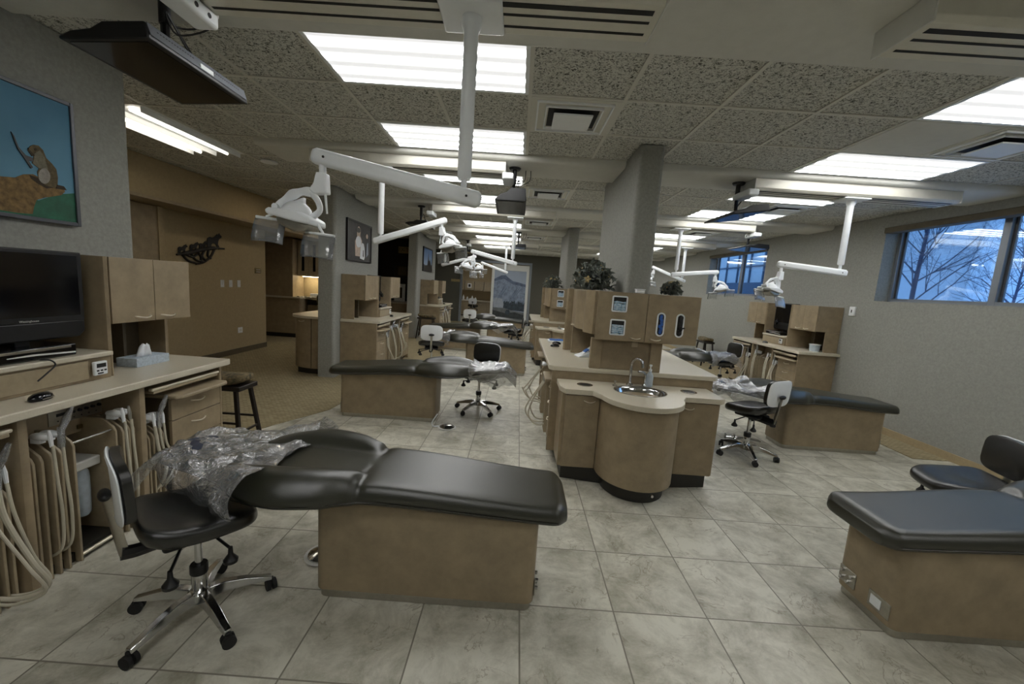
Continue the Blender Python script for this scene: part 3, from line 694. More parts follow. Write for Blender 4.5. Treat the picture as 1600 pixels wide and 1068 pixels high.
# ---------------------------------------------------------------- foot pedals
def pedal(loc, rz, label, cable=None):
    t = thing('foot_pedal', label, 'foot pedal', loc, rz, 'chrome foot pedals')
    B().lathe([(.075, 0), (.08, .004), (.078, .014), (.06, .022), (.03, .03), (.005, .032)], n=28).build('disc', 'chrome', t)
    B().lathe([(.095, .0005), (.098, .006), (.088, .008)], n=28).build('base_ring', 'offwhite', t)
    if cable: B().tube(cat(cable, 6), .007, 8).build('cable', 'white', t)
    return t
pedal((-.66, 4.20, 0), 0, 'white corded chrome foot pedal on the tiles by the left pedestal', [(-.09, 0, .01), (-.14, -.02, .012), (-.17, .04, .02), (-.16, .1, .05), (-.13, .13, .10)])
pedal((-.97, 2.07, 0), 0, 'chrome foot pedal behind the nearest pedestal by the stool', [(0, .03, .03), (.0, .05, .07), (.04, .06, .08)])
t = thing('foot_control', 'chrome foot control frame behind the white backed right stool', 'foot pedal', (2.55, 4.35, 0))
fr = B(); fr.tube(cat([(-.2, -.02, .04), (-.1, -.05, .07), (.05, -.02, .06), (.2, .02, .03)], 5), .009, 8); fr.tube(cat([(-.18, .06, .05), (0, .03, .06), (.2, .05, .03)], 5), .009, 8)
fr.box(-.18, .1, -.05, .08, 0, .015); fr.build('frame', 'chrome', t)
for xx in (-.2, -.1): B().cyl((xx, 0, .05), (xx, 0, .10), .01).build('post', 'chrome', t)
# dark fittings at the foot end of the nearest pedestal
# ================================================================= CABINETS
def handle(parent, c, ln, axis, out, m='nickel'):
    # bow handle centred at c, length ln along axis ('y' or 'x'), bowing by vector out
    c = Vector(c); out = Vector(out); d = Vector((0, 1, 0)) if axis == 'y' else Vector((1, 0, 0))
    pts = [c-d*ln/2, c-d*ln*.42+out*.014, c-d*ln*.2+out*.022+Vector((0, 0, -.004)), c+out*.024+Vector((0, 0, -.006)), c+d*ln*.2+out*.022+Vector((0, 0, -.004)), c+d*ln*.42+out*.014, c+d*ln/2]
    return B().tube(cat(pts, 3), .0045, 8, 1.4).build('handle', m, parent)
def hose(base, pts, r=.0065): return B().tube(cat(pts, 6), r, 8).build('hose', 'cream', base)
def handpiece(base, x, y, z, k=0, sleeve=False):
    # white valve block in its holder with a slim instrument standing in it
    h = B(); h.ball((x-.02, y, z), .05, .018, .019, n=12, m=8); h.box(x-.055, x-.01, y-.012, y+.012, z-.03, z-.008)
    h.build('holder', 'white', base, angle=60)
    B().tube([(x+.022, y, z+.035), (x+.026, y, z), (x+.03, y, z-.045)], [.005, .009, .007], 8).build('handpiece', 'steel' if k % 2 else 'white', base)
    if sleeve:
        B().tube([(x+.03, y, z-.06), (x+.03, y+.004, z+.02), (x+.04, y+.02, z+.07), (x+.055, y+.035, z+.13)], [.014, .013, .016, .008], 10).build('barrier_sleeve', 'film', base)
        B().tube([(x+.03, y, z), (x+.055, y+.033, z+.125)], .0045, 8).build('syringe', 'chrome', base)
def divider(base, y, x0, x1, top, z0=.0):
    B().prism([(x0, z0), (x1, z0), (x1, top-.07), (x1-.012, top-.045), (x1-.07, top), (x0, top)], 1, y-.006, y+.006).build('divider_panel', 'laminate_edge', base, bevel=.0025)
def lower(where, loc, rz, detail=True, sl=None):
    """wall station base: local x = depth from the wall, y along the wall, near camera = -y for the left wall"""
    t = thing('station_cabinet', where+' base cabinet with drawers and hanging hoses', 'cabinet', loc, rz, 'station base cabinets')
    D = .56
    for y in (-.92, .90): bx('side_panel', 'laminate', t, 0.002, D, y, y+.02, .004, .83, bevel=.005)
    for y in (-.30, .27): # rounded posts
        B().prism([(.02, y), (D-.02, y), (D-.005, y+.008), (D, y+.025), (D-.005, y+.042), (D-.02, y+.05), (.02, y+.05)], 2, .004, .829).build('post', 'laminate', t, angle=35)
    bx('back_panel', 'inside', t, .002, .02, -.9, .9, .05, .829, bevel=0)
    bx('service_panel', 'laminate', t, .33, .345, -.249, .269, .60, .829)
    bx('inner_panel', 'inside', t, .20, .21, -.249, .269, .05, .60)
    for sg in (-1, 1):
        y0, y1 = (.48, .899) if sg > 0 else (-.899, -.48)
        ya, yb = (.321, .899) if sg > 0 else (-.899, -.301)
        bx('keyboard_tray', 'laminate_edge', t, .20, D+.012, ya+.03, yb-.03, .765, .783, bevel=.005)
        bx('tray_rail', 'nickel', t, D-.012, D+.016, ya+.02, yb-.02, .782, .80, bevel=.007, seg=3)
        pb = [(.1, y0-.02), (D+.05, y0-.02), (D+.075, y0+.02), (D+.075, y1-.03), (D+.05, y1), (.1, y1)]
        B().prism(pb, 2, .705, .728).build('pull_out_shelf', 'laminate_edge', t, bevel=.006)
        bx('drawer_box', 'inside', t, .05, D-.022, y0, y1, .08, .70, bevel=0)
        for z0, z1 in ((.56, .695), (.405, .555), (.08, .40)):
            d = bx('drawer', 'laminate', t, D-.02, D, y0+.002, y1-.002, z0, z1, bevel=.002)
            handle(d, (D, (y0+y1)/2, (z1-.045) if z0 > .1 else .34), .11, 'y', (1, 0, 0))
        if not detail: continue
        # outer hose set between post and drawers
        oy = (.345, .375, .405, .44) if sg > 0 else (-.335, -.365, -.40, -.44)
        for y in oy: divider(t, y, .25, D-.02, .56)
        for k, y in enumerate((oy[0]+oy[1], oy[1]+oy[2], oy[2]+oy[3])):
            y /= 2; handpiece(t, D-.03, y, .615, k, sleeve=(k == 1))
            if sg > 0: hose(t, [(D-.0, y, .57), (D+.01+(0 if 'nearest' in where else .04), y+.012, .42), (D+.015+(0 if 'nearest' in where else .06), y+.05+.03*k, .28), (D-.03, y+.03, .16), (D-.12, y, .10)], .006 if k else .0085)
            else: hose(t, [(D-.0, y, .57), (D+.01, y+.01, .42), (D+.05+.03*k, y+.03, .22), (D+.09+.03*k, y+.05, .10), (D+.04, y+.02, .05), (D-.08, y-.02, .05+.02*k)], .010 if k == 1 else .0065)
    if detail:
        my = [-.225, -.19, -.15, -.11, -.055, .16, .20, .235, .262]
        for k, y in enumerate(my): divider(t, y, .22 if k not in (4, 5) else .215, D-.03, .66 if k not in (4, 5) else .68)
        for k, y in enumerate((-.17, -.13, .18, .218)):
            handpiece(t, D-.035, y, .70, k, sleeve=(k == 1))
            bl_ = .0 if 'nearest' in where else .05; hose(t, [(D, y, .66), (D+.004+bl_*.6, y+.004+bl_*.3, .5), (D+.006+bl_, y+.012+bl_, .3), (D-.01+bl_, y+.008+bl_, .14), (D-.1, y, .08)], .0065+bl_*.05)
        B().cyl((D-.05, -.055, .62), (D-.05, .16, .62), .006).build('towel_rail', 'chrome', t)
        B().cyl((D-.04, -.055, .03), (D-.04, .16, .03), .010).build('foot_rail', 'nickel', t)
        p = bx('control_panel', 'steel', t, .345, .35, .0, .265, .675, .745, bevel=.001)
        bx('display', 'slot', p, .35, .352, .035, .085, .715, .73, bevel=0)
        for k in range(5): B().cyl((.35, .11+.034*k, .722), (.362, .11+.034*k, .722), .009, .007, n=12).build('knob', 'black', p)
        for k in range(6): B().cyl((.35, .04+.038*k, .692), (.354, .04+.038*k, .692), .003, n=8).build('screw', 'black', p)
        bx('latch', 'brass', t, .345, .355, .13, .155, .618, .64)
    # toe recess
    bx('toe_kick', 'toe', t, .05, D-.06, -.89, .89, .003, .05, bevel=0)
    return t
def bottles(loc, rz, label):
    t = thing('water_bottle_unit', label, 'water bottle', loc, rz, 'water bottle units under the counters')
    bx('manifold', 'offwhite', t, .22, .44, -.045, .155, .425, .475, bevel=.008, seg=3)
    for xx, yy in ((.37, .02), (.37, .105)):
        B().lathe([(.02, .425), (.024, .415), (.036, .39), (.039, .36), (.039, .275), (.0395, .27), (.0385, .265), (.038, .20), (.036, .16), (.026, .145), (.012, .143)], (xx, yy, 0), n=22).build('bottle', 'water', t)
    for xx, yy in ((.28, 0), (.3, .06), (.33, .02)): B().lathe([(.014, .476), (.014, .482), (.004, .483)], (xx, yy, 0), n=12).build('cap', 'slot', t)
def upper(t_name, where, loc, rz, side, lbl):
    t = thing('wall_cabinet', where+' '+lbl, 'cabinet', loc, rz, 'wall cabinets over the station counters')
    s = side; ya, yb = .305, .90
    Y = lambda a, b: (a*s, b*s)
    bx('body', 'laminate', t, .002, .345, *Y(ya+.03, yb), 1.17, 1.54, bevel=.003)
    # tall rounded end post next to the screen gap
    y0, y1 = sorted(Y(.30, .335))
    B().prism([(.002, y0), (.35, y0), (.368, y0+.006), (.376, (y0+y1)/2), (.368, y1-.006), (.35, y1), (.002, y1)], 2, .871, 1.54).build('end_post', 'laminate', t, angle=35)
    mid = (ya+.035+yb)/2
    for a, b, hy in ((ya+.035, mid-.002, mid-.09), (mid+.002, yb-.002, mid+.09)):
        d = bx('door', 'laminate', t, .347, .367, *Y(a, b), 1.165, 1.54, bevel=.002)
        handle(d, (.367, hy*s, 1.195), .10, 'y', (1, 0, 0))
    bx('niche_side', 'laminate', t, .002, .20, *Y(yb-.022, yb), .871, 1.169, bevel=.002)
    bx('niche_divider', 'inside', t, .002, .16, *Y(mid-.01, mid+.01), .871, 1.169, bevel=.002)
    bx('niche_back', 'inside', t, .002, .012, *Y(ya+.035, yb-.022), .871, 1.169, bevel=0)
    pl = bx('outlet_plate', 'frame_dark', t, .0125, .018, *Y(.42, .52), .94, 1.03, bevel=.002)
    for k in (0, 1): bx('outlet', 'white', pl, .018, .022, *Y(.43+.045*k, .465+.045*k), .955, 1.015, bevel=.002)
    return t
def monitor(loc, rz, label, text_on=False):
    t = thing('monitor', label, 'monitor', loc, rz, 'black monitors between the wall cabinets')
    bx('case', 'black', t, -.03, .03, -.26, .26, .085, .44, bevel=.006)
    B().prism([(-.23, 0), (-.26, .03), (-.26, .09), (.26, .09), (.26, .03), (.23, 0)], 0, -.025, .028).build('speaker_bar', 'black', t, bevel=.008, loc=None)
    bx('screen', 'gloss_black', t, .0305, .032, -.235, .235, .115, .42, bevel=0)
    bx('stand', 'black', t, -.08, .06, -.10, .10, -.085, -.078+.004, bevel=.003)
    bx('neck', 'black', t, -.035, -.01, -.03, .03, -.075, .02, bevel=.003)
    if text_on: text('brand_mark', 'Westinghouse', .014, 'offwhite', t, (.034, .0, .098), (PI/2, 0, PI/2), .0003)
    return t
def ledge(where, loc, rz):
    t = thing('monitor_ledge', where+' low ledge box carrying the monitor', 'ledge', loc, rz, 'ledge boxes behind the counters')
    bx('body', 'laminate', t, .002, .385, -.298, .298, .871, .995, bevel=.003)
    bx('top', 'counter', t, .002, .405, -.298, .298, .996, 1.022, bevel=.006)
    bx('panel', 'laminate_edge', t, .386, .392, -.29, .17, .885, .985, bevel=.004)
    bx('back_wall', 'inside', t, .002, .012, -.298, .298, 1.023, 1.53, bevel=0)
def counter(where, loc, rz, cham=.03):
    pts = [(.003, -.93), (.57-cham, -.93), (.60, -.93+cham), (.60, .97-cham), (.59, .97), (.003, .98)]
    o = B().prism(pts, 2, .83, .87).build('countertop', 'counter', bevel=.006, seg=3); o.location = loc; o.rotation_euler = (0, 0, rz)
    tag(o, where+' pale solid countertop', 'countertop', 'station countertops')
def mouse(loc, rz, label):
    t = thing('mouse', label, 'mouse', loc, rz)
    R = []
    for z, k in ((0, .9), (.008, 1), (.02, .9), (.03, .6), (.034, .15)):
        R.append([(.055*k*math.cos(2*PI*j/20), .031*k*math.sin(2*PI*j/20), z) for j in range(20)])
    B().rings(R).build('shell', 'gloss_black', t, angle=60); bx('side_strip', 'steel', t, -.03, .03, -.0315, -.030, .008, .011, bevel=0)
def headset(loc, rz, label):
    t = thing('headset', label, 'headset', loc, rz)
    B().tube([(0, .065*math.cos(a), .08*math.sin(a)) for a in [PI*i/14 for i in range(15)]], .008, 8).build('band', 'black', t)
    for s in (-1, 1): B().cyl((0, s*.052, -.005), (0, s*.08, -.005), .033, n=16).build('ear_cup', 'white' if s > 0 else 'black', t)
STN = [('nearest left station', (XL, 1.95, 0), 0, True), ('second left station beyond the carpet gap', (XL, 7.06, 0), 0, True), ('third left station by the far wall', (XL, 12.05, 0), 0, True), ('right wall station', (XR, 6.93, 0), PI, True)]
for i, (w, loc, rz, det) in enumerate(STN):
    def at(x, y, z):
        return Matrix.Translation(loc) @ Matrix.Rotation(rz, 4, 'Z') @ Vector((x, y, z))
    lower(w, loc, rz, det); counter(w, loc, rz)
    upper('u', w, loc, rz, 1, 'two door cabinet on the '+('right' if rz == 0 else 'near')+' of the monitor')
    upper('u', w, loc, rz, -1, 'two door cabinet on the '+('left' if rz == 0 else 'far')+' of the monitor')
    ledge(w, loc, rz)
    if i in (0, 1, 3): bottles(loc, rz, w+' white bottle unit hanging under the counter')
    monitor(at(.30 if i == 0 else .2, -.03 if i == 0 else -.05, 1.11), rz, w+' black monitor', i == 0)
    if i in (1, 3): headset(at(.18, .22 if rz == 0 else -.22, 1.22), rz+PI/2, w+' headset hanging beside the monitor')
    tm = thing('timer', w+' small white digital timer on the ledge front', 'timer', at(.392, .22, .90), rz, 'white timers')
    bx('case', 'white', tm, 0, .018, -.035, .035, 0, .075, bevel=.005); bx('display', 'slot', tm, .0185, .0195, -.025, .025, .042, .064, bevel=0)
    for yy in (-.02, 0, .02): bx('button', 'slot', tm, .018, .021, yy-.006, yy+.006, .022, .03, bevel=.001)
    bx('button', 'black', tm, .018, .021, -.022, .008, .008, .015, bevel=.001)
    mouse(at(.50, -.15 if i == 0 else -.02, .8705), rz+.2+PI/2, w+' black computer mouse on the counter')
    pc = thing('computer', w+' slim black computer under the monitor', 'computer', at(.24, -.06, 1.0225), rz, 'slim computers under the monitors')
    bx('case', 'gloss_black', pc, -.12, .13, -.2, .2, .001, .062, bevel=.008, seg=3)
    bx('silver_strip', 'steel', pc, .1305, .134, -.19, .17, .044, .056, bevel=.001)
    B().prism([(-.1, .03), (.0, .033), (.19, .022), (.19, .014), (.02, .024), (-.1, .026)], 0, .131, .133).build('silver_accent', 'offwhite', pc)
# things on the nearest station
cb = B().tube(cat([(-2.26, 1.90, 1.03), (-2.235, 1.925, 1.025), (-2.225, 1.935, 1.0), (-2.23, 1.90, .965), (-2.235, 1.865, .935)], 6), .0035, 7).build('usb_cable', 'black')
tag(cb, 'thin black cable dangling over the ledge below the nearest monitor', 'cable')
def tissue(loc, rz, label):
    t = thing('tissue_box', label, 'tissue box', loc, rz)
    bx('box', 'tissue', t, -.065, .065, -.12, .12, 0, .055, bevel=.002)
    R = []
    for z, k in ((.054, 1), (.08, .8), (.11, .65), (.125, .3)):
        R.append([((.03+.012*math.sin(3*a))*k*math.cos(a), (.045+.015*math.cos(4*a))*k*math.sin(a)+.1*(z-.05), z+.008*math.sin(5*a)) for a in [2*PI*j/24 for j in range(24)]])
    B().rings(R).build('tissue', 'paper', t, angle=180)
tissue((-2.40, 2.60, .8705), 0, 'pale blue tissue box with a tissue up in the nearest left niche')
tb = thing('glove_tub', 'clear white tub in the niche of the right wall station', 'tub', (4.47, 6.17, .8705)); B().lathe([(.06, 0), (.07, .09), (.075, .092), (.07, .1), (.01, .1)], n=20).build('tub', 'water', tb)
B().lathe([(.077, .092), (.077, .104), (.02, .106)], n=20).build('lid', 'white', tb)

# ---------------------------------------------------------------- ISLANDS
def rnd_rect(x0, x1, y0, y1, r, n=5):
    pts = []
    for cx, cy, a0 in ((x1-r, y0+r, -90), (x1-r, y1-r, 0), (x0+r, y1-r, 90), (x0+r, y0+r, 180)):
        pts += [(cx+r*math.cos(math.radians(a0+90*k/n)), cy+r*math.sin(math.radians(a0+90*k/n))) for k in range(n+1)]
    return pts
def island(loc, where):
    P = Vector(loc)
    # raised block
    t = thing('island_cabinet', where+' raised base block with drawers and hoses on its sides', 'cabinet', loc)
    bx('body', 'laminate', t, .42, 1.66, .05, 1.72, .10, .829, bevel=.004)
    bx('front_panel', 'laminate', t, .34, 1.74, .012, .049, .10, .829, bevel=.004)
    bx('toe_kick', 'toe', t, .46, 1.62, .06, 1.66, .003, .099, bevel=0)
    bx('side_toe', 'toe', t, .38, .46, .3, .5, .003, .099, bevel=0)
    for s, xf in ((-1, .42), (1, 1.66)):
        X_ = lambda d: xf+s*d
        bx('end_panel', 'laminate', t, X_(.002), X_(.075), .05, .075, .10, .829, bevel=.004)
        bx('end_panel', 'laminate', t, X_(.002), X_(.075), 1.69, 1.715, .10, .829, bevel=.004)
        for y0, y1 in ((.08, .42), (1.30, 1.67)):
            bx('pull_out_shelf', 'laminate_edge', t, X_(.01), X_(.13), y0, y1, .71, .733, bevel=.006)
            for z0, z1 in ((.56, .70), (.40, .555), (.105, .395)):
                d = bx('drawer', 'laminate', t, X_(.002), X_(.055), y0+.002, y1-.002, z0, z1)
                handle(d, (X_(.055), (y0+y1)/2-.06, z1-.06), .10, 'y', (s, 0, 0))
        for k, y in enumerate((.45, .50, .55, .60, 1.08, 1.13, 1.18, 1.23)):
            B().prism([(X_(.002), .11), (X_(.08), .11), (X_(.08), .60), (X_(.03), .66), (X_(.002), .66)], 1, y-.006, y+.006).build('divider_panel', 'laminate_edge', t)
            if k in (3, 7): continue
            yy = y+.025
            h = B(); h.ball((X_(.07), yy, .67), .035, .016, .017, n=10, m=6); h.build('holder', 'white', t, angle=60)
            B().tube([(X_(.10), yy, .70), (X_(.11), yy, .62)], [.005, .008], 8).build('handpiece', 'steel', t)
            if s < 0:
                q = (.14, .17, .12, 0, .16, .2, .13)[k]
                hose(t, [(X_(.10), yy, .62), (X_(.13+q*.3), yy-.01, .50), (X_(q*.9+.10), yy-.02, .38), (X_(q+.10), yy-.03, .28+.02*k), (X_(q*.75+.08), yy-.03, .20+.015*k), (X_(q*.3+.07), yy-.02, .18+.015*k), (X_(.05), yy-.01, .22)], .0075)
            else: hose(t, [(X_(.10), yy, .62), (X_(.12), yy, .4), (X_(.12), yy, .2), (X_(.06), yy, .15)], .0065)
    pts = [(.31+.04, 0), (.31, .04), (.31, 1.93), (1.86, 1.93), (1.79, .04), (1.75, 0)]
    ct = B().prism(pts, 2, .83, .87).build('island_counter', 'counter', bevel=.006, seg=3); ct.location = loc
    tag(ct, where+' raised pale countertop', 'countertop')
    # lower sink cabinet
    t = thing('sink_cabinet', where+' sink cabinet with a bowed front', 'cabinet', loc)
    cx, R = 1.0, .295
    yc = -.33
    bow = [(cx+R*math.cos(math.radians(a)), yc-.03+ .335*math.sin(math.radians(a))) for a in range(180, 361, 9)]
    body = [(.415, -.335)]+[(cx-R, -.335)]+bow[1:-1]+[(cx+R, -.335), (1.66, -.335), (1.66, .005), (.40, .005), (.40, -.30)]
    bx('carcass', 'laminate', t, .405, 1.655, -.325, .008, .115, .719, bevel=.003)
    B().prism([(cx-R, -.32)]+bow+[(cx+R, -.32)], 2, .115, .719).build('bowed_panel', 'laminate', t, angle=30)
    bow2 = [(cx+(R-.05)*math.cos(math.radians(a)), yc-.03+.27*math.sin(math.radians(a))) for a in range(180, 361, 9)]
    B().prism([(.44, .0), (.44, -.30)]+bow2+[(1.62, -.30), (1.62, .0)], 2, .003, .114).build('toe_kick', 'toe', t, angle=30)
    d = bx('door', 'laminate', t, .43, cx-R-.004, -.345, -.326, .118, .712, bevel=.003); handle(d, (.62, -.345, .67), .085, 'x', (0, -1, 0))
    d = bx('door', 'laminate', t, cx+R+.004, 1.635, -.345, -.326, .118, .712, bevel=.003); handle(d, (1.40, -.345, .67), .085, 'x', (0, -1, 0))
    lk = B().cyl((1.06, -.70, .10), (1.06, -.715, .10), .010).build('lock', 'chrome', t)
    # counter with sink cut-out, ring around the bowl + outer polygon
    out_ = [(.385, .005), (.385, -.25), (.42, -.355), (cx-R-.07, -.36)]
    out_ += [(cx+(R+.02)*math.cos(math.radians(a)), -.40+.34*math.sin(math.radians(a))) for a in range(190, 351, 8)]
    out_ += [(cx+R+.07, -.36), (1.65, -.36), (1.685, -.33), (1.685, .005)]
    scx, scy, ra, rb = 1.03, -.27, .20, .165
    # split the outline into a fan ring by angle so the bowl opening stays open
    n = 64; inner = [(scx+ra*math.cos(2*PI*k/n), scy+rb*math.sin(2*PI*k/n)) for k in range(n)]
    def hit(a):
        dx, dy = math.cos(a), math.sin(a); best = None
        m_ = len(out_)
        for i in range(m_):
            x1, y1 = out_[i]; x2, y2 = out_[(i+1) % m_]; ex, ey = x2-x1, y2-y1; den = dx*ey-dy*ex
            if abs(den) < 1e-9: continue
            tt = ((x1-scx)*ey-(y1-scy)*ex)/den; uu = ((x1-scx)*dy-(y1-scy)*dx)/den
            if tt > 0 and -1e-6 <= uu <= 1+1e-6 and (best is None or tt < best): best = tt
        return best
    angs = sorted([2*PI*k/n for k in range(n)]+[math.atan2(y-scy, x-scx) % (2*PI) for x, y in out_])
    ang = [angs[0]]
    for a in angs[1:]:
        if a-ang[-1] > 1e-3: ang.append(a)
    n = len(ang); inn = [(scx+ra*math.cos(a), scy+rb*math.sin(a)) for a in ang]; ou = [(scx+hit(a)*math.cos(a), scy+hit(a)*math.sin(a)) for a in ang]
    z0, z1 = .72, .76; b = B()
    vs = [(x, y, z1) for x, y in inn]+[(x, y, z1) for x, y in ou]+[(x, y, z0) for x, y in ou]+[(x, y, z0) for x, y in inn]
    fs = []
    for k in range(n):
        q = (k+1) % n
        for l in range(4): fs.append((l*n+k, ((l+1) % 4)*n+k, ((l+1) % 4)*n+q, l*n+q))
    b.add(vs, fs); sc = b.build('sink_counter', 'counter', bevel=.004, angle=30); sc.location = loc
    tag(sc, where+' lower pale countertop around the steel sink', 'countertop')
    # sink bowl
    s_ = thing('sink', where+' round stainless steel sink bowl', 'sink', (loc[0], loc[1], 0))
    R_ = []
    for k, z in ((1.06, .7605), (1.05, .765), (.99, .763), (.95, .745), (.85, .70), (.6, .665), (.15, .655)):
        R_.append([(scx+ra*k*math.cos(2*PI*j/40), scy+rb*k*math.sin(2*PI*j/40), z) for j in range(40)])
    B().rings(R_, cap=False).build('bowl', 'chrome', s_, angle=60, solid=.0015)
    B().lathe([(.035, .66), (.03, .664), (.005, .664)], (scx, scy, 0), n=18).build('drain', 'steel', s_)
    # faucet
    f = thing('faucet', where+' gooseneck chrome faucet behind the sink', 'faucet', (loc[0]+1.0, loc[1]-.06, .7605))
    B().tube(cat([(0, 0, 0), (0, 0, .10), (.0, 0, .19), (.025, -.03, .235), (.06, -.07, .225), (.07, -.085, .17)], 6), .012, 12).build('spout', 'chrome', f)
    B().lathe([(.03, 0), (.03, .006), (.018, .02)], n=18).build('base', 'chrome', f)
    B().tube(cat([(.13, 0, 0), (.13, 0, .06), (.125, 0, .10), (.09, -.03, .125), (.05, -.04, .13)], 5), .011, 10).build('lever_handle', 'chrome', f)
    B().lathe([(.026, 0), (.026, .005), (.016, .02)], (.13, 0, 0), n=18).build('side_base', 'chrome', f)
    # trash grommets, pump
    for k, (gx, gy) in enumerate(((.60, -.17), (1.46, -.17))):
        gm = thing('waste_port', where+(' left', ' right')[k]+' round steel waste port in the lower counter', 'waste port', (loc[0]+gx, loc[1]+gy, .7605))
        B().lathe([(.065, 0), (.066, .003), (.052, .004)], n=26, cap=False).build('rim', 'chrome', gm); B().lathe([(.052, .001), (.052, .0015), (.005, .0015)], n=26).build('flap', 'black', gm)
    pm = thing('soap_pump', where+' small steel pump left of the sink', 'soap dispenser', (loc[0]+.86, loc[1]-.12, .7605))
    B().lathe([(.02, 0), (.02, .008), (.008, .012), (.007, .03), (.014, .034), (.012, .042)], n=16).build('body', 'steel', pm); B().tube([(0, 0, .038), (-.01, -.035, .034)], .004, 8).build('nozzle', 'steel', pm)
    # upper cabinets: flat front with dispensers, stepped sides
    u = thing('island_wall_cabinet', where+' hanging double cabinet with glove and mask openings', 'cabinet', loc)
    def F_(y0, y1): pass
    zt, zb = 1.54, 1.14; y0 = -.07
    bx('body', 'laminate', u, .68, 1.50, y0+.02, .014, zb, zt, bevel=.003)
    d1 = bx('door', 'laminate', u, .665, 1.078, y0, y0+.019, zb-.005, zt, bevel=.003); d2 = bx('door', 'laminate', u, 1.082, 1.515, y0, y0+.019, zb-.005, zt, bevel=.003)
    handle(d1, (1.0, y0, zb+.025), .085, 'x', (0, -1, 0)); handle(d2, (1.17, y0, zb+.025), .085, 'x', (0, -1, 0))
    def opening(door, x0, x1, z0, z1, r, m):
        pts = rnd_rect(x0, x1, z0, z1, r); inn_ = rnd_rect(x0+.012, x1-.012, z0+.012, z1-.012, max(.004, r-.012)); n_ = len(pts)
        bb = B(); yf = y0-.004
        bb.add([(p[0], yf, p[1]) for p in pts]+[(p[0], yf, p[1]) for p in inn_]+[(p[0], yf+.004, p[1]) for p in pts]+[(p[0], yf+.0035, p[1]) for p in inn_],
               [(i, (i+1) % n_, n_+(i+1) % n_, n_+i)[::1] for i in range(n_)]+[(i, 2*n_+i, 2*n_+(i+1) % n_, (i+1) % n_) for i in range(n_)]+[(n_+i, n_+(i+1) % n_, 3*n_+(i+1) % n_, 3*n_+i) for i in range(n_)])
        bb.build('opening_rim', 'white', door)
        bb = B(); bb.add([(p[0], y0-.0008, p[1]) for p in inn_], [tuple(range(n_))]); bb.build('opening_recess', 'slot', door)
    opening(d1, .78, .91, 1.375, 1.51, .014, None); opening(d1, .78, .91, 1.18, 1.315, .014, None)
    opening(d2, 1.165, 1.235, 1.195, 1.395, .034, None); opening(d2, 1.325, 1.395, 1.195, 1.395, .034, None)
    rr = random.Random(3)
    for zz, lab in ((1.392, 'upper'), (1.195, 'lower')):
        mk = B()
        for k in range(9):
            z = zz+k*.0085; j = rr.uniform(-.004, .004)
            mk.tube([(.797, y0-.004, z+j), (.82, y0-.007, z+.003), (.87, y0-.008, z-.002+j), (.893, y0-.004, z)], .0042, 6)
        o = mk.build('face_masks', 'mask'); o.location = loc; tag(o, where+' blue face masks stacked in the '+lab+' square opening', 'face masks')
    for xx, m_, lab in ((1.20, 'glove', 'blue'), (1.36, 'frame_dark', 'dark')):
        gl = B()
        for k in range(9): gl.ball((xx+rr.uniform(-.012, .012), y0-.003-rr.uniform(0, .006), 1.23+.0165*k), .014, .007, .016, n=8, m=5)
        if m_ != 'glove':
            gl.tube([(xx, y0-.004, 1.28), (xx+.02, y0-.02, 1.275), (xx+.035, y0-.024, 1.28)], .006, 6)
        o = gl.build('disposable_gloves', m_); o.location = loc; tag(o, where+' %s disposable gloves showing in the oval opening' % lab, 'gloves')
    # lower support box
    bx('support_box', 'laminate', u, .655, 1.265, .03, .055, .871, 1.138, bevel=.003)
    bx('support_fin', 'laminate', u, .655, .75, .005, .03, .871, 1.138, bevel=.003)
    bx('support_fin', 'laminate', u, 1.17, 1.265, .005, .03, .871, 1.138, bevel=.003)
    bx('hook', 'laminate_edge', u, .985, 1.035, y0+.02, y0+.03, 1.085, 1.135, bevel=.004)
    # stepped side cabinet toward the left bay
    for s, nm in ((-1, 'left'), (1, 'right')):
        c = thing('island_side_cabinet', where+' wavy fronted cabinet on the %s side of the column' % nm, 'cabinet', loc)
        a = .68 if s < 0 else 1.42
        X2 = lambda v: (v if s < 0 else 2.04-v)
        wave = [(X2(.675), .0)]
        pth = [(.655, .03), (.60, .16), (.60, .19), (.645, .30), (.645, .34), (.585, .52), (.585, .80), (.60, .84), (.60, 1.00)]
        wpts = [(X2(.905), .018)]+[(X2(x), y) for x, y in pth]+[(X2(.905), 1.00)]
        B().prism(wpts, 2, 1.165, 1.54).build('body', 'laminate', c, bevel=.004, angle=25)
        handle(c, (X2(.58), .66, 1.19), .09, 'y', (s*-1*-1, 0, 0))
        q = [(X2(.905), .84), (X2(.60), .84), (X2(.60), .88), (X2(.905), .88)]
        B().prism(q, 2, .871, 1.164).build('end_panel', 'laminate', c, bevel=.004)
        q = [(X2(.905), 1.01), (X2(.545), 1.01), (X2(.53), 1.03), (X2(.545), 1.05), (X2(.905), 1.05)]
        B().prism(q, 2, .871, 1.545).build('tall_panel', 'laminate', c, bevel=.004)
    return u
island((0, 3.52, 0), 'nearest island')
island((0, 8.38, 0), 'far island')
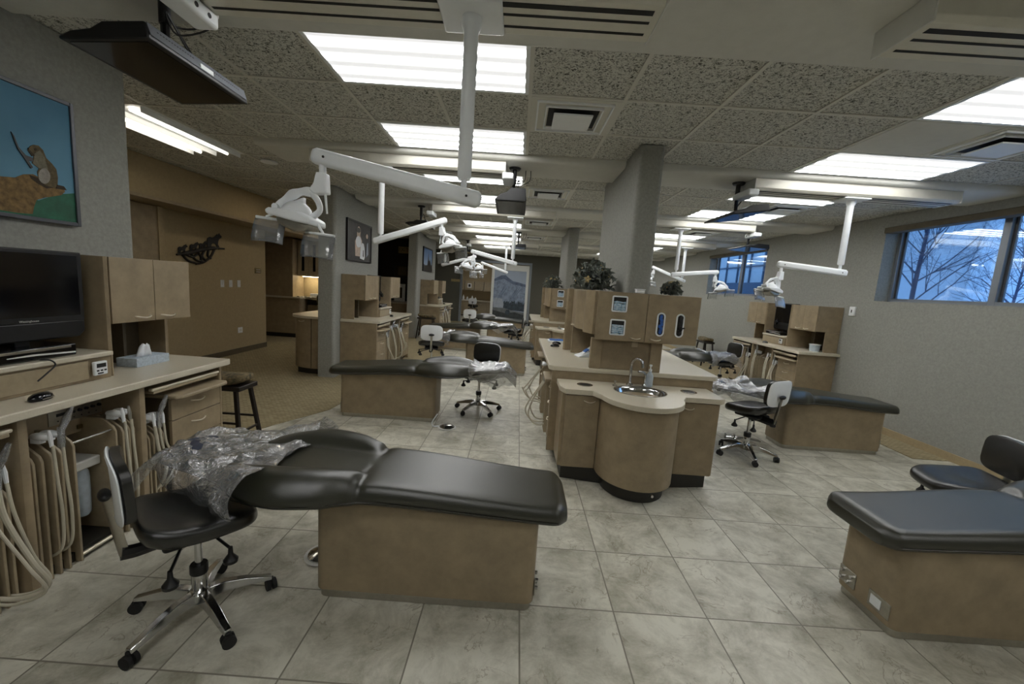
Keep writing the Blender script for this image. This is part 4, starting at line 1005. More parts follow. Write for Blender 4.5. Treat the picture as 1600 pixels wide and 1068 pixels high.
# goods on the nearest island
t = thing('soap_bottle', 'clear pump bottle right of the island faucet', 'soap dispenser', (1.16, 3.45, .7605))
B().lathe([(.026, 0), (.03, .006), (.03, .09), (.024, .11), (.012, .125), (.012, .135)], n=20).build('bottle', 'water', t)
B().lathe([(.014, .134), (.014, .15), (.006, .152), (.005, .175), (.012, .178), (.012, .19), (.003, .192)], n=14).build('pump_head', 'white', t)
t = thing('cup_dispenser', 'white angled stand with a blue strip on the raised island counter', 'stand', (.72, 4.15, .8705), .3)
B().prism([(-.10, 0), (.12, 0), (.12, .03), (.02, .05), (-.09, .012)], 1, -.06, .06).build('base', 'white', t, bevel=.008, seg=3)
B().prism([(-.05, .028), (.10, .13), (.108, .12), (-.03, .02)], 1, -.03, .03).build('arm', 'white', t, bevel=.003); B().prism([(-.02, .052), (.02, .08), (.024, .074), (-.016, .046)], 1, -.031, .031).build('blue_strip', 'blue', t)
t = thing('tissue_carton', 'small blue and white carton beside the angled stand on the island', 'carton', (.80, 3.86, .8705)); bx('carton', 'mask', t, -.03, .03, -.05, .05, 0, .07); bx('flap', 'paper', t, -.02, .02, -.03, .03, .0705, .10)
t = thing('bead_tray', 'blue and white tray on the far end of the nearest island counter', 'tray', (.52, 5.18, .8705)); bx('tray', 'white', t, -.11, .11, -.09, .09, 0, .02, bevel=.006); bx('liner', 'blue', t, -.09, .09, -.07, .07, .021, .03, bevel=.004)
mouse((.46, 4.72, .8705), .2, 'black mouse on the left edge of the nearest island counter')
mouse((.50, 4.95, .8705), -.3, 'second black mouse on the island beside the blue tray')
headset((.62, 4.62, 1.22), 0, 'white and black headset on the island side panel')
t = thing('cream_tub', 'small white tub on top of the island cabinet before the column', 'tub', (1.02, 3.52, 1.5405)); bx('tub', 'white', t, -.035, .035, -.03, .03, 0, .028, bevel=.006); bx('lid', 'paper', t, -.038, .038, -.033, .033, .0285, .036, bevel=.003)
pn = bx('monitor', 'gloss_black', None, .60, .625, 4.75, 5.1, .98, 1.3, bevel=.006); tag(pn, 'dark monitor edge standing on the far end of the nearest island', 'monitor')
bx('stand', 'black', pn, .62, .7, 4.85, 5.0, .8705, .98, bevel=.003)

def plant(loc, label, rx, ry, rz_, n, pale=.12, seed=1):
    rnd = random.Random(seed); t = thing('artificial_plant', label, 'plant', loc, 0)
    for nm, m_, cnt in (('leaves', 'leaf', n),):
        b = B()
        for k in range(cnt):
            u, v, w = rnd.gauss(0, .42), rnd.gauss(0, .42), abs(rnd.gauss(.35, .3))
            q = math.sqrt(u*u+v*v+w*w)
            if q > 1: u, v, w = u/q, v/q, w/q
            c = Vector((u*rx, v*ry, .01+w*rz_)); L_ = rnd.uniform(.02, .045); W_ = L_*.42
            Mx = Matrix.Translation(c) @ Euler((rnd.uniform(-1.2, 1.2), rnd.uniform(-1.2, 1.2), rnd.uniform(0, 6.3))).to_matrix().to_4x4()
            ps = [Vector(p) for p in ((-L_, 0, 0), (-L_*.3, -W_, .004), (L_*.5, -W_*.6, 0), (L_, 0, -.008), (L_*.5, W_*.6, 0), (-L_*.3, W_, .004))]
            zz = [Mx @ p for p in ps]; dz = max(0, .003-min(p.z for p in zz)); zz = [p+Vector((0, 0, dz)) for p in zz]
            b.add(zz, [(0, 1, 2, 3), (0, 3, 4, 5)])
        b.build(nm, m_, t)
    for k in range(int(n*pale/9)):
        a = rnd.uniform(0, 6.28); e = rnd.uniform(.3, 1.3); c = Vector((rx*.8*math.cos(a)*math.cos(e), ry*.8*math.sin(a)*math.cos(e), .02+rz_*.85*math.sin(e))); nn = Vector((math.cos(a)*math.cos(e), math.sin(a)*math.cos(e), math.sin(e))); o1 = nn.orthogonal().normalized(); o2 = nn.cross(o1); R = [[], [], []]
        for j in range(20):
            w_ = 2*PI*j/20; q_ = .55+.45*abs(math.cos(2.5*w_)); d_ = o1*math.cos(w_)+o2*math.sin(w_)
            R[0].append(c+d_*.003+nn*.004); R[1].append(c+d_*.02*q_+nn*.012); R[2].append(c+d_*.036*q_+nn*.004)
        B().rings(R, cap=False).build('flower', 'leaf_pale', t, angle=180)
    st = B()
    for k in range(8):
        a = k*.8; st.tube([(0, 0, .0), (rx*.5*math.cos(a), ry*.5*math.sin(a), rz_*.6)], .004, 5)
    st.build('stems', 'bark', t)
plant((.68, 3.86, 1.5405), 'leafy artificial plant with pale flowers left of the large column', .20, .24, .26, 620, seed=4)
plant((.70, 8.75, 1.5405), 'leafy artificial plant on the far island cabinet', .20, .24, .26, 420, seed=5)
plant((1.40, 3.85, 1.5405), 'small leafy arrangement right of the large column', .09, .12, .12, 240, pale=.3, seed=6)

# ---------------------------------------------------------------- padded wooden stools
def saddle(loc, rz, label):
    t = thing('saddle_stool', label, 'stool', loc, rz, 'dark wooden saddle stools')
    bx('seat_frame', 'wood_dark', t, -.12, .12, -.22, .22, .52, .56, bevel=.006)
    for sx in (-1, 1):
        for sy in (-1, 1): B().tube([(sx*.09, sy*.17, .52), (sx*.14, sy*.23, .008)], .019, 4).build('leg', 'wood_dark', t)
    for sx in (-1, 1): B().tube([(sx*.115, -.20, .25), (sx*.115, .20, .25)], .011, 4).build('stretcher', 'wood_dark', t)
    for sy in (-1, 1): B().tube([(-.12, sy*.21, .17), (.12, sy*.21, .17)], .011, 4).build('stretcher', 'wood_dark', t)
    R = []
    for z, k in ((.561, .9), (.575, 1), (.61, 1), (.625, .9), (.632, .5), (.633, .1)):
        R.append([(.125*k*(abs(math.cos(a))**.6)*(1 if math.cos(a) > 0 else -1), .225*k*(abs(math.sin(a))**.6)*(1 if math.sin(a) > 0 else -1), z+.03*(math.sin(a)*k)**2) for a in [2*PI*j/28 for j in range(28)]])
    B().rings(R).build('cushion', 'camo', t, angle=180)
saddle((-2.43, 3.35, .006), PI/2, 'black wooden stool with a camouflage cushion beside the nearest left drawers')
saddle((-2.36, 10.75, .006), PI/2, 'dark wooden stool beside the third left station')
saddle((4.42, 9.6, .006), 0, 'dark wooden stool against the right wall beyond the island')

# ---------------------------------------------------------------- pictures and wall things
def picture(name, label, x, y0, y1, z0, z1, canvas, frame='frame_dark', fw=.03, shapes=(), th=.035):
    # hangs on a wall facing +x at x ; shapes: (material, [(y,z) 0..1], lift)
    t = thing(name, label, 'picture', (x, (y0+y1)/2, (z0+z1)/2)); W, Hh = y1-y0, z1-z0
    f = B()
    f.box(.001, th, -W/2, -W/2+fw, -Hh/2, Hh/2); f.box(.001, th, W/2-fw, W/2, -Hh/2, Hh/2); f.box(.001, th, -W/2+fw, W/2-fw, -Hh/2, -Hh/2+fw); f.box(.001, th, -W/2+fw, W/2-fw, Hh/2-fw, Hh/2)
    f.build('frame', frame, t, bevel=.002)
    B().box(.002, th-.01, -W/2+fw-.001, W/2-fw+.001, -Hh/2+fw-.001, Hh/2-fw+.001).build('canvas', canvas, t)
    w, h = W-2*fw, Hh-2*fw
    for k, (m, pts) in enumerate(shapes):
        B().prism([((p[0]-.5)*w, (p[1]-.5)*h) for p in pts], 0, th-.0098, th-.009+.0006*k).build('painted_shape', m, t)
    return t
def ell(cx, cy, rx, ry, rot=0, n=20, a0=0, a1=2*PI):
    out = []
    for k in range(n):
        a = a0+(a1-a0)*k/(n if a1-a0 > 6.2 else n-1); x, y = rx*math.cos(a), ry*math.sin(a)
        out.append((cx+x*math.cos(rot)-y*math.sin(rot), cy+x*math.sin(rot)+y*math.cos(rot)))
    return out
M['sky_canvas'] = grad('sky_canvas', (96, 146, 170), (70, 122, 150), 2, -.3, .3, 5, .9)
M['green_p'] = mat('green_paint', (26, 92, 66), .6, var=.3, scale=9)
M['fur'] = mat('fur_paint', (120, 96, 58), .8, var=.4, scale=34)
M['fur_d'] = mat('fur_dark_paint', (62, 50, 34), .8, var=.3, scale=34)
M['fur_g'] = mat('grey_fur_paint', (118, 112, 94), .8, var=.25, scale=60)
M['fur_l'] = mat('pale_fur_paint', (150, 144, 134), .8, var=.2, scale=60)
M['fur_b'] = mat('brown_fur_paint', (96, 84, 58), .8, var=.3, scale=60)
# near picture spans y 1.72-2.42 ; the part in view is the right hand half
def NP(px, py): return ((px-0)/(103-0)*.43+.57-.0, py)
def q(zx, zy):   # picture coordinates taken from the visible part (left edge of view = .55, right canvas edge = 1)
    return (.695+(zx-5)/(440-5)*.305, 1-(zy-(105+(zx-5)*.39))/((925+(zx-5)*.11)-(105+(zx-5)*.39)))
sq = [q(*p) for p in ((165, 690), (160, 655), (175, 632), (150, 610), (128, 598), (140, 575), (145, 555), (120, 540), (105, 520), (125, 495), (150, 486), (185, 492), (215, 520), (235, 570), (275, 605), (305, 640), (312, 690), (305, 740), (285, 755), (215, 738), (175, 715))]
picture('wall_picture', 'painting of a small brown squirrel on a furry paw against blue', XL, 1.50, 2.475, 1.705, 2.388, 'sky_canvas', 'frame_silver', .02, [
    ('green_p', [(0, 0), (1, 0), (1, .26), (.9, .22), (.8, .14), (.68, .17), (.6, .12), (0, .14)]),
    ('fur', [q(*p) for p in ((5, 690), (60, 670), (130, 668), (200, 700), (300, 745), (355, 760), (362, 780), (330, 800), (200, 815), (140, 830), (115, 880), (104, 920), (5, 915))]+[(.3, .02), (.3, .2)]),
    ('fur_d', [q(*p) for p in ((105, 672), (165, 692), (240, 735), (300, 752), (220, 758), (150, 722), (110, 694))]),
    ('fur_b', sq),
    ('fur_g', [q(*p) for p in ((130, 600), (175, 632), (240, 640), (220, 560), (190, 520), (150, 540), (145, 575))]),
    ('fur_l', [q(*p) for p in ell(208, 680, 44, 48)]),
    ('fur_d', [q(*p) for p in ell(160, 515, 9, 9, n=12)]),
    ('fur_d', [q(*p) for p in ((108, 505), (135, 540), (150, 552), (130, 556), (112, 530))]),
    ('fur_d', [q(*p) for p in ((300, 735), (350, 745), (372, 770), (330, 765), (290, 758))]),
    ('frame_dark', [q(*p) for p in ((2, 405), (18, 432), (42, 500), (85, 550), (130, 565), (135, 590), (100, 582), (128, 625), (115, 632), (75, 570), (35, 510))]),
])
M['dark_canvas'] = mat('dark_canvas', (40, 38, 36), .5, var=.5, scale=8)
picture('wall_picture', 'black framed painting of a pale figure and a white dog', XL, 6.30, 7.32, 1.75, 2.38, 'dark_canvas', 'frame_dark', .03, [
    ('skin', [(.30, .1), (.28, .5), (.36, .62), (.36, .72), (.34, .86), (.44, .93), (.52, .84), (.5, .68), (.58, .55), (.56, .1)]),
    ('paper', ell(.43, .5, .12, .16)), ('frame_dark', ell(.41, .82, .10, .07)), ('paper', [(.5, .05), (.52, .4), (.58, .5), (.66, .48), (.70, .36), (.72, .1), (.68, .02)]),
    ('frame_dark', [(.62, .12), (.63, .3), (.66, .3), (.67, .1)]), ('barn', [(.78, .1), (.80, .5), (.86, .55), (.88, .2)]), ('skin', ell(.8, .72, .05, .07))])
M['dusk_canvas'] = grad('dusk_canvas', (150, 168, 190), (70, 104, 150), 2, -.3, .3, 5, .5)
picture('wall_picture', 'framed picture of a dark pointed tree against blue sky', XL, 11.27, 12.4, 1.77, 2.43, 'dusk_canvas', 'frame_dark', .035, [
    ('frame_dark', [(0, 0), (0, .3), (.2, .22), (.45, .25), (.5, .5), (.55, .86), (.62, .5), (.7, .45), (.8, .6), (.86, .3), (1, .28), (1, 0)])])
# framed dim pictures and exit sign on the dark hall wall (facing the camera)
def picture_y(label, x0, x1, y, z0, z1, canvas, frame, fw, inner=None):
    t = thing('wall_picture', label, 'picture', ((x0+x1)/2, y, (z0+z1)/2)); W, Hh = x1-x0, z1-z0; f = B()
    f.box(-W/2, -W/2+fw, -.03, -.001, -Hh/2, Hh/2); f.box(W/2-fw, W/2, -.03, -.001, -Hh/2, Hh/2); f.box(-W/2+fw, W/2-fw, -.03, -.001, -Hh/2, -Hh/2+fw); f.box(-W/2+fw, W/2-fw, -.03, -.001, Hh/2-fw, Hh/2)
    f.build('frame', frame, t, bevel=.003)
    B().box(-W/2+fw-.001, W/2-fw+.001, -.02, -.002, -Hh/2+fw-.001, Hh/2-fw+.001).build('canvas', canvas, t)
    if inner: B().box(-W*.22, W*.22, -.0215, -.0195, -Hh*.3, Hh*.3).build('print', inner, t)
    return t
picture_y('dim dark framed picture on the black hall wall', -3.95, -3.34, 12.95, 1.54, 1.98, 'fur_d', 'frame_dark', .06, 'fur_b')
ex = thing('exit_sign', 'small dim cream exit sign high on the dark hall wall', 'sign', (-3.63, 12.94, 2.40))
bx('plate', 'leaf_pale', ex, -.16, .16, -.03, -.001, -.10, .10, bevel=.006); text('lettering', 'EXIT', .15, 'fur_b', ex, (0, -.031, 0), (PI/2, 0, 0), .001)
# curved side cabinet in the hall with a framed print standing on it
t = thing('hall_cabinet', 'low rounded cabinet in the dark hall left of the distant wall end', 'cabinet', (-3.45, 12.35, .006))
B().prism([(-.5, .5), (-.5, -.05)]+[( -.1+.42*math.cos(math.radians(a)), -.05+.35*math.sin(math.radians(a))) for a in range(200, 361, 16)]+[(.32, .5)], 2, .08, .80).build('body', 'laminate', t, angle=35)
B().prism([(-.54, .5), (-.54, -.05)]+[( -.1+.46*math.cos(math.radians(a)), -.05+.39*math.sin(math.radians(a))) for a in range(200, 361, 16)]+[(.36, .5)], 2, .80, .835).build('top', 'counter', t, angle=35)
bx('toe_kick', 'toe', t, -.46, .28, -.3, .48, .0, .08, bevel=0)
pf = picture_y('white framed print standing on the rounded hall cabinet', -3.70, -3.38, 12.35, .845, 1.37, 'paper', 'paper', .03, 'fur_d')

# ---- alcove: tan wall, bear silhouette, switches, plaque, tall panel
tp = thing('tall_panel_door', 'tall tan panel at the near end of the tan wall', 'panel', (-4.95, 5.1, 0)); bx('panel', 'laminate', tp, .002, .13, -.55, .5, .006, 2.25, bevel=.004); bx('trim', 'wall_tan', tp, .131, .145, .42, .5, .006, 2.25, bevel=.002)
bear = [(0, .02), (.03, .10), (.02, .16), (.05, .24), (.02, .30), (.06, .40), (.16, .46), (.30, .44), (.42, .50), (.52, .60), (.60, .60), (.64, .66), (.68, .60), (.76, .55), (.74, .48), (.64, .44), (.58, .34), (.56, .22), (.62, .14), (.66, .04), (.58, .02), (.52, .10), (.44, .22), (.32, .24), (.24, .20), (.22, .10), (.26, .02), (.16, .02), (.12, .10), (.08, .02)]
t = thing('bear_wall_art', 'black metal silhouette of four bears walking along a branch', 'wall art', (-4.945, 5.95, 1.52), 0)
for k, (y, z, s_) in enumerate(((.02, .145, .24), (.24, .20, .24), (.42, .235, .24), (.58, .265, .44))):
    B().prism([(y+p[0]*s_, z+p[1]*s_*.95) for p in bear], 0, .006, .012).build('bear', 'iron', t)
b = B(); b.tube(cat([(.009, 0, .13), (.009, .2, .17), (.009, .45, .235), (.009, .7, .285), (.009, .97, .30)], 5), [.014]*3+[.030]*14+[.014]*4, 6)
for p in (((.1, .14), (.2, .06), (.35, .03)), ((.25, .18), (.35, .08), (.5, .06)), ((.75, .28), (.66, .15), (.5, .05), (.35, .02)), ((.55, .25), (.48, .15), (.55, .08)), ((.4, .2), (.46, .12), (.44, .05)), ((.62, .26), (.6, .16), (.66, .12)), ((.15, .15), (.28, .12), (.38, .16))):
    b.tube(cat([(.009, y, z) for y, z in p], 4), .018, 6)
b.build('branch', 'iron', t)
for k, y in enumerate((6.87, 7.07, 7.28)):
    o = thing('light_switch', ('left', 'middle', 'right')[k]+' of three cream light switches on the tan wall', 'light switch', (-4.95, y, 1.245), 0, 'light switches on the tan wall'); bx('plate', 'paper', o, .001, .008, -.04, .04, -.06, .06); bx('toggle', 'white', o, .0085, .016, -.012, .012, -.02, .02)
o = thing('wall_outlet', 'cream outlet low on the tan wall', 'outlet', (-4.95, 7.29, .42)); bx('plate', 'paper', o, .001, .008, -.06, .06, -.05, .05); bx('socket', 'offwhite', o, .0085, .011, -.03, .03, -.02, .02)
o = thing('name_plaque', 'small brass coloured plaque near the end of the tan wall', 'sign', (-4.95, 7.82, 1.49)); bx('plate', 'brass', o, .001, .01, -.09, .09, -.045, .045)
for zz in (.02, -.02): bx('lettering_bar', 'paper', o, .0105, .0115, -.06, .07, zz-.004, zz+.004, bevel=0)
o = thing('thermostat', 'white thermostat on the right wall below the near window', 'thermostat', (XR, 5.86, 1.50)); bx('case', 'white', o, -.03, -.001, -.045, .045, -.065, .065, bevel=.006); bx('slot', 'slot', o, -.0315, -.03, -.008, .008, -.02, .02, bevel=0)
o = thing('wall_plate', 'tiny white plate high on the dark far wall left of the doorway', 'outlet', (-2.52, YF, 2.33)); bx('plate', 'paper', o, -.04, .04, -.012, -.001, -.07, .07)
o = thing('room_sign', 'pale room sign on the dark far wall', 'sign', (-2.47, YF, 1.60)); bx('plate', 'leaf_pale', o, -.2, .2, -.02, -.001, -.05, .05)

# ---- small rounded alcove cabinet with black vase
t = thing('alcove_cabinet', 'rounded tan cabinet against the back of the first wall end', 'cabinet', (-2.90, 6.35, .006))
arc = [(-.05+.46*math.cos(math.radians(a)), .0+.30*math.sin(math.radians(a))) for a in range(180, 275, 12)]
B().prism([(-.51, .9)]+arc+[(-.003, -.29), (-.003, .9)], 2, .09, .845).build('body', 'laminate', t, angle=35)
arc2 = [(-.05+.50*math.cos(math.radians(a)), .0+.34*math.sin(math.radians(a))) for a in range(180, 275, 12)]
B().prism([(-.55, .9)]+arc2+[(-.003, -.33), (-.003, .9)], 2, .846, .88).build('top', 'counter', t, angle=35)
B().prism([(-.45, .85), (-.45, .0), (-.40, -.18), (-.2, -.24), (-.02, -.24), (-.02, .85)], 2, .0, .089).build('toe_kick', 'toe', t)
bx('door_gap', 'slot', t, -.145, -.141, -.301, -.28, .1, .84, bevel=0); handle(t, (-.3, -.27, .80), .08, 'x', (0, -1, 0))
t = thing('vase', 'glossy black urn on the rounded alcove cabinet', 'vase', (-3.00, 6.42, .8865))
B().lathe([(.05, 0), (.06, .01), (.09, .08), (.125, .2), (.13, .27), (.10, .33), (.06, .36), (.075, .39), (.07, .395)], n=28).build('body', 'vase', t)
# ---- kitchen at the end of the alcove
t = thing('kitchen_base_cabinet', 'tan rounded base cabinet at the alcove end', 'cabinet', (-5.72, 9.4, .006))
B().prism([(-.3, .5), (-.3, 0)]+[(.70+.07*math.sin(math.radians(a)), .07-.07*math.cos(math.radians(a))) for a in range(0, 91, 18)]+[(.77, .5)], 2, .10, .905).build('body', 'laminate', t, angle=35); bx('toe_kick', 'toe', t, -.3, .74, .06, .5, .0, .10, bevel=0)
tag(B().prism([(-6.1, 9.9), (-6.1, 9.36), (-4.96, 9.36), (-4.9, 9.42), (-4.9, 9.52), (-4.36, 9.52), (-4.36, 9.93)], 2, .913, .95).build('kitchen_counter', 'counter', bevel=.004), 'pale countertop running under the lit alcove wall cabinets', 'countertop')
tag(bx('tall_cabinet', 'laminate', None, -6.1, -5.16, 9.42, 9.92, .951, 2.25, bevel=.004), 'tall tan cabinet block above the alcove base cabinet', 'cabinet')
t = thing('kitchen_wall_cabinet', 'tan wall cabinet with three dark slotted doors in the alcove', 'cabinet', (-5.15, 9.6, 1.43))
bx('body', 'laminate', t, .0, .80, .02, .32, 0, .80)
for k in range(3):
    d = bx('door', 'laminate_edge', t, .01+.26*k, .262+.26*k, 0, .019, 0, .80, bevel=.003); bx('glass_slot', 'gloss_black', d, .105+.26*k, .165+.26*k, -.003, -.0005, .12, .72, bevel=0); B().ball((.22+.26*k, -.01, .04), .01, n=8, m=6).build('knob', 'nickel', d)
ul = thing('under_cabinet_lamp', 'warm lamp strip under the alcove wall cabinet', 'lamp', (-4.75, 9.78, 1.425)); bx('strip', 'underlight', ul, -.35, .35, -.03, .03, -.008, .0, bevel=0)
bx('housing', 'white', ul, -.36, .36, -.04, .04, .0005, .004, bevel=0)
t = thing('dishwasher', 'stainless undercounter appliance in the alcove', 'appliance', (-4.9, 9.55, .1)); bx('door', 'steel', t, .02, .50, 0, .3, 0, .68, bevel=.004); bx('control_strip', 'gloss_black', t, .02, .50, -.004, .3, .69, .80, bevel=.003)
tag(bx('white_box', 'paper', None, -4.86, -4.68, 9.62, 9.72, .951, 1.04), 'small white box on the lit alcove counter', 'box')
rk = random.Random(2)
for k in range(7):
    x = -5.08+k*.085; tag(bx('instrument_tray', 'offwhite' if k % 2 else 'steel', None, x, x+.06, 9.44, 9.52+rk.uniform(0, .05), .951, .965+rk.uniform(0, .01), bevel=.002), '%s of the small trays along the lit alcove counter' % ordn[k].replace('nearest', 'first'), 'tray', 'small trays on the alcove counter')

# ---- far doorway: trim, sliding panel with a printed landscape, room beyond
struct(bx('trim_far_left', 'alu', None, -2.32, -2.24, YF-.03, YF+.14, 0, 2.36)); struct(bx('trim_far_right', 'alu', None, .37, .46, YF-.03, YF, 0, 2.45)); struct(bx('trim_far_top', 'alu', None, -2.32, .37, YF-.03, YF, 2.36, 2.45))
M['mtn_sky'] = grad('print_sky', (112, 124, 142), (150, 160, 176), 2, -.5, 1.1, 3, .5)
M['mtn'] = mat('print_mountain', (84, 96, 116), .7, var=.4, scale=5, detail=8)
M['mtn2'] = mat('print_slope', (120, 132, 150), .7, var=.35, scale=7, detail=8)
M['field'] = mat('print_field', (96, 100, 100), .7, var=.3, scale=5)
M['field_d'] = mat('print_field_dark', (52, 56, 56), .7, var=.3, scale=7)
M['tree_d'] = mat('print_trees', (50, 60, 68), .7, var=.4, scale=12)
d = thing('sliding_door', 'white framed sliding door printed with a mountain landscape', 'door', (-.36, YF-.10, 0)); W2_, H2_ = 1.44, 2.33
f = B(); fw = .10
f.box(-W2_/2, -W2_/2+fw, -.03, .03, .02, H2_); f.box(W2_/2-fw, W2_/2, -.03, .03, .02, H2_); f.box(-W2_/2+fw, W2_/2-fw, -.03, .03, .02, .02+fw); f.box(-W2_/2+fw, W2_/2-fw, -.03, .03, H2_-fw*2.2, H2_)
f.build('door_frame', 'offwhite', d, bevel=.004)
B().box(-W2_/2+fw-.001, W2_/2-fw+.001, -.005, .005, .02+fw-.001, H2_-.219).build('print_sky', 'mtn_sky', d)
def PR(m, pts, k, nm): 
    w, z0, z1 = W2_-2*fw, .02+fw, H2_-.22; B().prism([((p[0]-.5)*w, z0+p[1]*(z1-z0)) for p in pts], 1, -.0055-.0006*k, -.0045).build(nm, m, d)
PR('mtn', [(0, .3), (0, .82), (.1, .86), (.22, .90), (.35, .91), (.45, .86), (.6, .80), (.8, .78), (1, .75), (1, .3)], 1, 'printed_mountain')
PR('mtn2', [(0, .3), (0, .78), (.12, .80), (.3, .84), (.42, .80), (.6, .74), (.85, .72), (1, .70), (1, .3)], 2, 'printed_slope')
tr_ = random.Random(9); PR('tree_d', [(0, .25)]+[(k/46, .37+.05*math.sin(k*.7)*tr_.random()+tr_.uniform(0, .06)) for k in range(47)]+[(1, .22)], 3, 'printed_treeline')
PR('field', [(0, 0), (0, .30), (.3, .28), (.6, .23), (1, .20), (1, 0)], 4, 'printed_field'); PR('field_d', [(0, 0), (0, .22), (.4, .17), (.7, .20), (1, .15), (1, 0)], 5, 'printed_shadow')
PR('barn', [(.02, .27), (.0, .42), (.06, .46), (.28, .45), (.34, .35), (.33, .27)], 6, 'printed_barn')
for x, tp_ in ((.12, .02), (.16, -.03), (.20, .04), (.52, .05), (.56, -.03), (.6, .02), (.64, .06)): PR('mtn', [(x, .42), (x+.08, .55), (x+.2+tp_, .70), (x+.207+tp_, .70), (x+.09, .54), (x+.012, .42)], 6, 'printed_branch')
PR('tree_d', [(.42, .14), (.40, .19), (.44, .24), (.52, .24), (.56, .19), (.53, .14)], 7, 'printed_shrub')
slabw('wall_far_room', 'wall_tan', -3.2, 1.2, 19.3, 19.4, 0, H)
slabw('wall_far_room_left', 'wall_tan', -3.2, -3.1, YF+.12, 19.3, 0, H)
slabw('wall_far_room_right', 'wall_tan', 1.1, 1.2, YF+.12, 19.3, 0, H)
for k in range(4):
    x = -2.9+.44*k; t = thing('far_wall_cabinet', '%s wall cabinet from the left inside the far room' % ordn[k].replace('nearest', 'first'), 'cabinet', (x, 18.9, 1.2), 0, 'wall cabinets inside the far room'); bx('body', 'laminate', t, 0, .42, .02, .398, 0, .42); d_ = bx('door', 'laminate_edge', t, .005, .415, 0, .019, 0, .42)
    if k < 2: bx('dispenser_window', 'paper', d_, .12, .30, -.006, -.001, .12, .32); bx('window_hole', 'slot', d_, .16, .26, -.008, -.0065, .16, .28, bevel=0)
    handle(t, (.32, 0, .04), .08, 'x', (0, -1, 0))
t = thing('far_base_cabinet', 'tan base cabinet with drawers inside the far room', 'cabinet', (-2.95, 18.7, 0)); bx('body', 'laminate', t, 0, 2.0, .02, .598, .1, .72)
for k in range(4): d_ = bx('drawer', 'laminate_edge', t, .02+.5*k, .5+.5*k, 0, .019, .12, .70); handle(d_, (.26+.5*k, 0, .62), .1, 'x', (0, -1, 0))
tag(bx('far_counter', 'counter', None, -3.0, -.9, 18.66, 19.29, .725, .765), 'pale counter inside the far room', 'countertop')
for k, (x, hh) in enumerate(((-2.5, .22), (-2.32, .15), (-2.1, .2), (-1.95, .14))): tag(B().lathe([(.04, 0), (.045, .01), (.045, hh*.6), (.02, hh*.8), (.02, hh)], (x, 18.9, .766), n=16).build('counter_bottle', 'white'), '%s bottle from the left on the far room counter' % ordn[k].replace('nearest', 'first'), 'bottle', 'bottles on the far room counter')
dup(tr0, 'lit ceiling panel inside the far room', (-2.3, 17.3, H), 0)
for k, (x, y) in enumerate(((-3.62, 6.75), (-3.7, 8.9), (-5.3, 8.8))):  # first is a real fixture; the others are added to light the alcove
    dl = thing('downlight', ('round recessed downlight on the alcove ceiling above the rounded cabinet', 'added unseen downlight farther back over the alcove', 'added unseen downlight in front of the alcove cabinets')[k], 'ceiling light', (x, y, H-.0 if k < 2 else H))
    B().lathe([(.10, -.0005), (.10, -.008), (.085, -.01), (.08, -.002)], n=28, cap=False).build('trim_ring', 'white', dl); B().lathe([(.08, -.003), (.08, -.004), (.01, -.004)], n=28).build('lens', 'downlight', dl)

# ---------------------------------------------------------------- outdoors seen through the right wall windows
struct(bx('ground_snow', 'snow', None, 5.2, 80, -20, 90, -.4, -.1, bevel=0))
t = thing('neighbour_building', 'long pale blue building across the lot seen through the near window', 'building', (34, 26, -.1))
bx('wall', 'bld', t, 0, 12, -14, 22, 0, 9, bevel=0); bx('roof_band', 'bld2', t, -.3, 12, -14.3, 22.3, 9, 9.6, bevel=0); bx('base_band', 'bld2', t, -.1, 0, -14, 22, 0, 1.3, bevel=0)
t = thing('dark_building', 'dark glazed building seen through the small far window', 'building', (11.5, 19.2, -.1)); bx('wall', 'bld2', t, 0, 2, 0, 14, 0, 2.6, bevel=0); bx('glazing', 'bld', t, .3, 2, 0, 14, 2.6, 7.5, bevel=0)
gr = B()
for k in range(12): gr.box(.22, .30, k*1.2, k*1.2+.07, 2.6, 7.5)
for k in range(4): gr.box(.22, .30, 0, 14, 3.4+k*1.1, 3.47+k*1.1)
gr.build('glazing_bars', 'bld2', t)
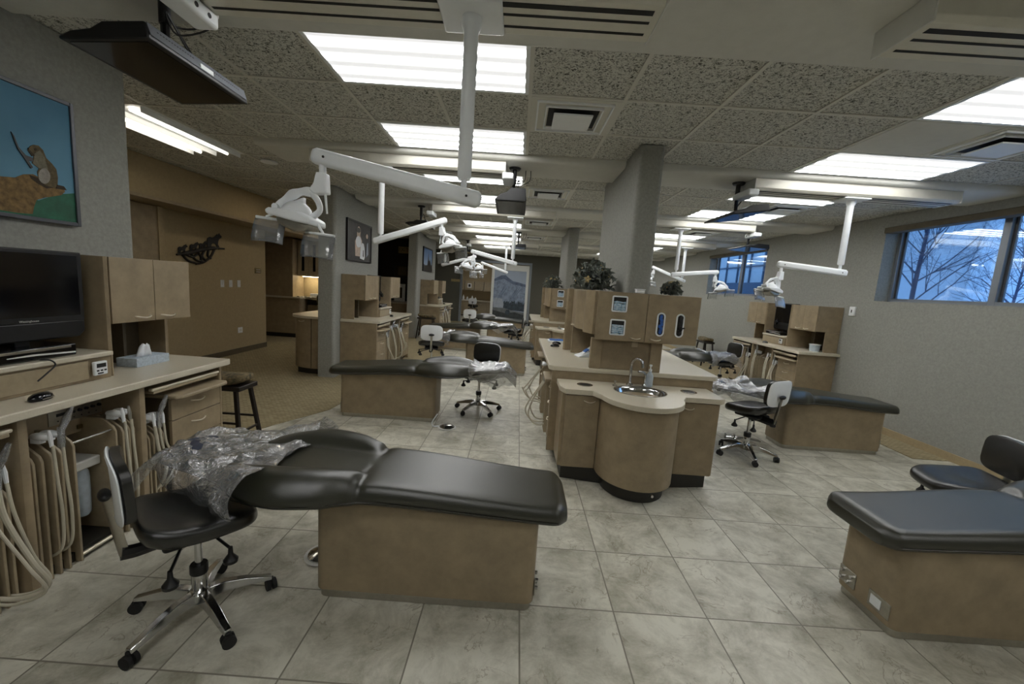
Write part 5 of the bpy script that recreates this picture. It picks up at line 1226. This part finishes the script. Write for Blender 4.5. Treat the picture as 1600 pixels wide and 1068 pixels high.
def tree(loc, label, h, seed, r0=.09):
    rnd = random.Random(seed); t = thing('bare_tree', label, 'tree', loc); trunk = B(); br = B()
    def grow(p, d, L_, r, depth, b):
        n = 4; pts = [p]; dd = d.copy()
        for i in range(n):
            dd = (dd+Vector((rnd.uniform(-.12, .12), rnd.uniform(-.12, .12), .04))).normalized(); pts.append(pts[-1]+dd*L_/n)
        b.tube(pts, [r*(1-.12*i) for i in range(n+1)], 5 if depth > 1 else 4)
        if depth == 0: return
        for i in range(rnd.choice((3, 4))):
            k = rnd.randint(1, n); a = rnd.uniform(0, 6.28); sp_ = rnd.uniform(.4, .8)
            o = dd.orthogonal().normalized(); o2 = dd.cross(o); nd = (dd+(o*math.cos(a)+o2*math.sin(a))*sp_).normalized()
            grow(pts[k], nd, L_*rnd.uniform(.55, .75), r*(1-.12*k)*.62, depth-1, br)
    p = Vector((0, 0, 0)); trunk.tube([(0, 0, 0), (0, .05, h*.35), (.05, 0, h*.7), (0, .1, h)], [r0, r0*.75, r0*.45, r0*.12], 7)
    trunk.build('trunk', 'bark', t)
    for i in range(24):
        z = h*(.24+.72*i/24); a = i*2.4; up_ = .75+.7*i/24
        grow(Vector((0, .03, z)), Vector((math.cos(a), math.sin(a), up_)).normalized(), h*(.30-.18*i/24), r0*.30*(1-.5*i/24), 4 if i < 16 else 3, br)
    br.build('branches', 'bark', t)
tree((11.0, 11.75, -.1), 'large bare tree in the left pane of the near window', 6.4, 3, .075)
tree((15.5, 13.2, -.1), 'smaller bare tree beside the mullion of the near window', 5.4, 8, .05)
tree((9.6, 7.4, -.1), 'bare tree in the right pane of the near window', 5.0, 12, .05)
t = thing('snowy_car', 'snow dusted parked car low in the near window', 'car', (22, 12.5, -.1)); B().prism([(-2.1, .3), (-2.1, .85), (-1.2, .95), (-.7, 1.45), (.9, 1.45), (1.5, .95), (2.2, .85), (2.2, .3)], 0, -.85, .85).build('body', 'bld2', t, bevel=.08)
for y in (-1.35, 1.35):
    for x in (-.86, .70): B().cyl((x, y, .34), (x+.16, y, .34), .34).build('wheel', 'rubber', t)
bx('windows', 'gloss_black', t, -.87, .87, -.6, .9, .98, 1.35, bevel=.02)
